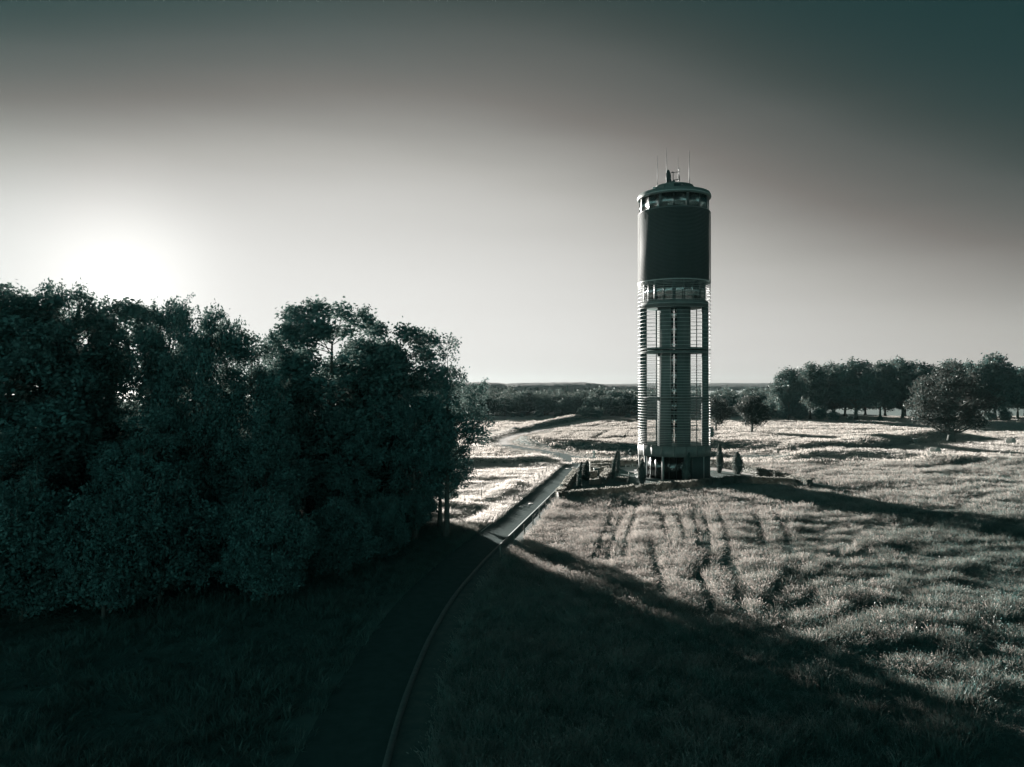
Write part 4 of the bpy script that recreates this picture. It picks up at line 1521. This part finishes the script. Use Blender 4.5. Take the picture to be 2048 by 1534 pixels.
P_NEAR = proto_collection('tuft_meadow', [tuft('tuft_meadow', 200 + i, 30, 0.34, 0.03, 'grass', heads=0.5) for i in range(5)])
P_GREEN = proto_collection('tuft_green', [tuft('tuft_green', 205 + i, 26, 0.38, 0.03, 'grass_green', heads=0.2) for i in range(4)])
P_MID = proto_collection('tuft_mid', [tuft('tuft_mid', 210 + i, 34, 0.6, 0.05, 'grass', heads=0.4) for i in range(4)])
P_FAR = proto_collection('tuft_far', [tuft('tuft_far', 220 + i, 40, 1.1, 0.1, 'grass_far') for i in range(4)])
P_PALE = proto_collection('tuft_pale', [tuft('tuft_pale', 230 + i, 60, 0.8, 0.05, 'grass_pale') for i in range(4)])
P_PALEF = proto_collection('tuft_pale_far', [tuft('tuft_pale_far', 235 + i, 60, 1.3, 0.1, 'grass_pale') for i in range(4)])
P_BAR = proto_collection('tuft_barley', [tuft('tuft_barley', 240 + i, 60, 1.0, 0.08, 'barley', lean=0.12) for i in range(4)])

WEED = proto_collection('tuft_weed', [tuft('tuft_weed', 250 + i, 34, 0.55, 0.05, 'grass_green', lean=0.5, curve=0.3) for i in range(4)])
X, Y = grid_pts(24, 86, 0.62, 390, -0.95, 0.1)
edge = np.interp(Y, ROAD_L[:, 1], ROAD_L[:, 0])
k = (X < edge - 0.8) & ((X < -8.8) | (Y < 52)) & (Y < 84)
X, Y = X[k], Y[k]
hh = 0.15 + 0.5 * np.clip((NZ2.fbm(X / 4.0, Y / 4.0, 3) - 0.35) / 0.3, 0, 1)
scatter('undergrowth', 'dark weeds and nettles on the floor of the shaded stand', X, Y, np.full(len(X), 1.0), hh, WEED, 4, 391, lean=0.2, cat='undergrowth')

bands = [(24, 84, 0.36), (84, 140, 0.5), (140, 230, 0.8), (230, 352, 1.15)]
acc = {}
for bi, (y0, y1, st) in enumerate(bands):
    X, Y = grid_pts(y0, y1, st, 300 + bi)
    h, z = zones(X, Y)
    ok = h > 0.0
    # the floor of the stand stays mostly bare
    ok &= ~((X < np.interp(Y, ROAD_L[:, 1], ROAD_L[:, 0]) - 0.3) & ((X < -8.8) | (Y < 52)) & (Y < 80))
    X, Y, h, z = X[ok], Y[ok], h[ok], z[ok]
    qx, qy = PX(X, Y)
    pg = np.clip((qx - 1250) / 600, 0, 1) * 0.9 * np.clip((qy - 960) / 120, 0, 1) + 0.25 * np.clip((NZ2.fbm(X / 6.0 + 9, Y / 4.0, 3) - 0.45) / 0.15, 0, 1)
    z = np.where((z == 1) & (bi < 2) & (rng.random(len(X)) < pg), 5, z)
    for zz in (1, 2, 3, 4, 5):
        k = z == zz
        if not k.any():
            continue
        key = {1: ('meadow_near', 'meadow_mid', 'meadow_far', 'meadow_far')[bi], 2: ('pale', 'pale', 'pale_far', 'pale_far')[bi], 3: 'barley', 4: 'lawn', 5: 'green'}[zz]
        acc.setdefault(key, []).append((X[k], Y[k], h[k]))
info = {
    'meadow_near': ('meadow_grass', 'tall backlit meadow grass in front of the tower', P_NEAR, 5),
    'meadow_mid': ('meadow_grass', 'tall meadow grass beside and behind the tower garden', P_MID, 4),
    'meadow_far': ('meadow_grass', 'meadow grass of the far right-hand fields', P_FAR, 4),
    'pale': ('short_grass', 'short pale grass in the meadow left of the road', P_PALE, 4),
    'pale_far': ('short_grass', 'bright mown grass on the strips beyond the road', P_PALEF, 4),
    'barley': ('barley_crop', 'pale ripening crop with wind-laid streaks behind the tower', P_BAR, 4),
    'lawn': ('lawn', 'short lawn inside the hedges round the tower', P_GREEN, 4),
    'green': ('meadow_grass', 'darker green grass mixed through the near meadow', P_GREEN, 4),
}
for i, (key, lst) in enumerate(acc.items()):
    X = np.concatenate([a[0] for a in lst])
    Y = np.concatenate([a[1] for a in lst])
    h = np.concatenate([a[2] for a in lst])
    nm, lab, coll, np_ = info[key]
    r = np.random.default_rng(400 + i)
    s = r.uniform(0.85, 1.2, len(X))
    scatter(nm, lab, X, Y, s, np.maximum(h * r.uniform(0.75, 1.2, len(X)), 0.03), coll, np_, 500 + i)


# ------------------------------------------------------------------ haze
def build_haze():
    b = MB().box((0, 500, 28.0), (7600, 6200, 58.0))
    m = bpy.data.materials.new('haze')
    m.use_nodes = True
    nt = m.node_tree
    nt.nodes.clear()
    out = nt.nodes.new('ShaderNodeOutputMaterial')
    v = nt.nodes.new('ShaderNodeVolumePrincipled')
    v.inputs['Color'].default_value = (0.68, 0.9, 0.9, 1)
    v.inputs['Density'].default_value = HAZE
    v.inputs['Anisotropy'].default_value = 0.4
    nt.links.new(v.outputs[0], out.inputs['Volume'])
    o = b.build('haze', m)
    tag(o, 'thin pale haze over the whole landscape', 'haze', kind='stuff')


HAZE = 0.000014
build_haze()
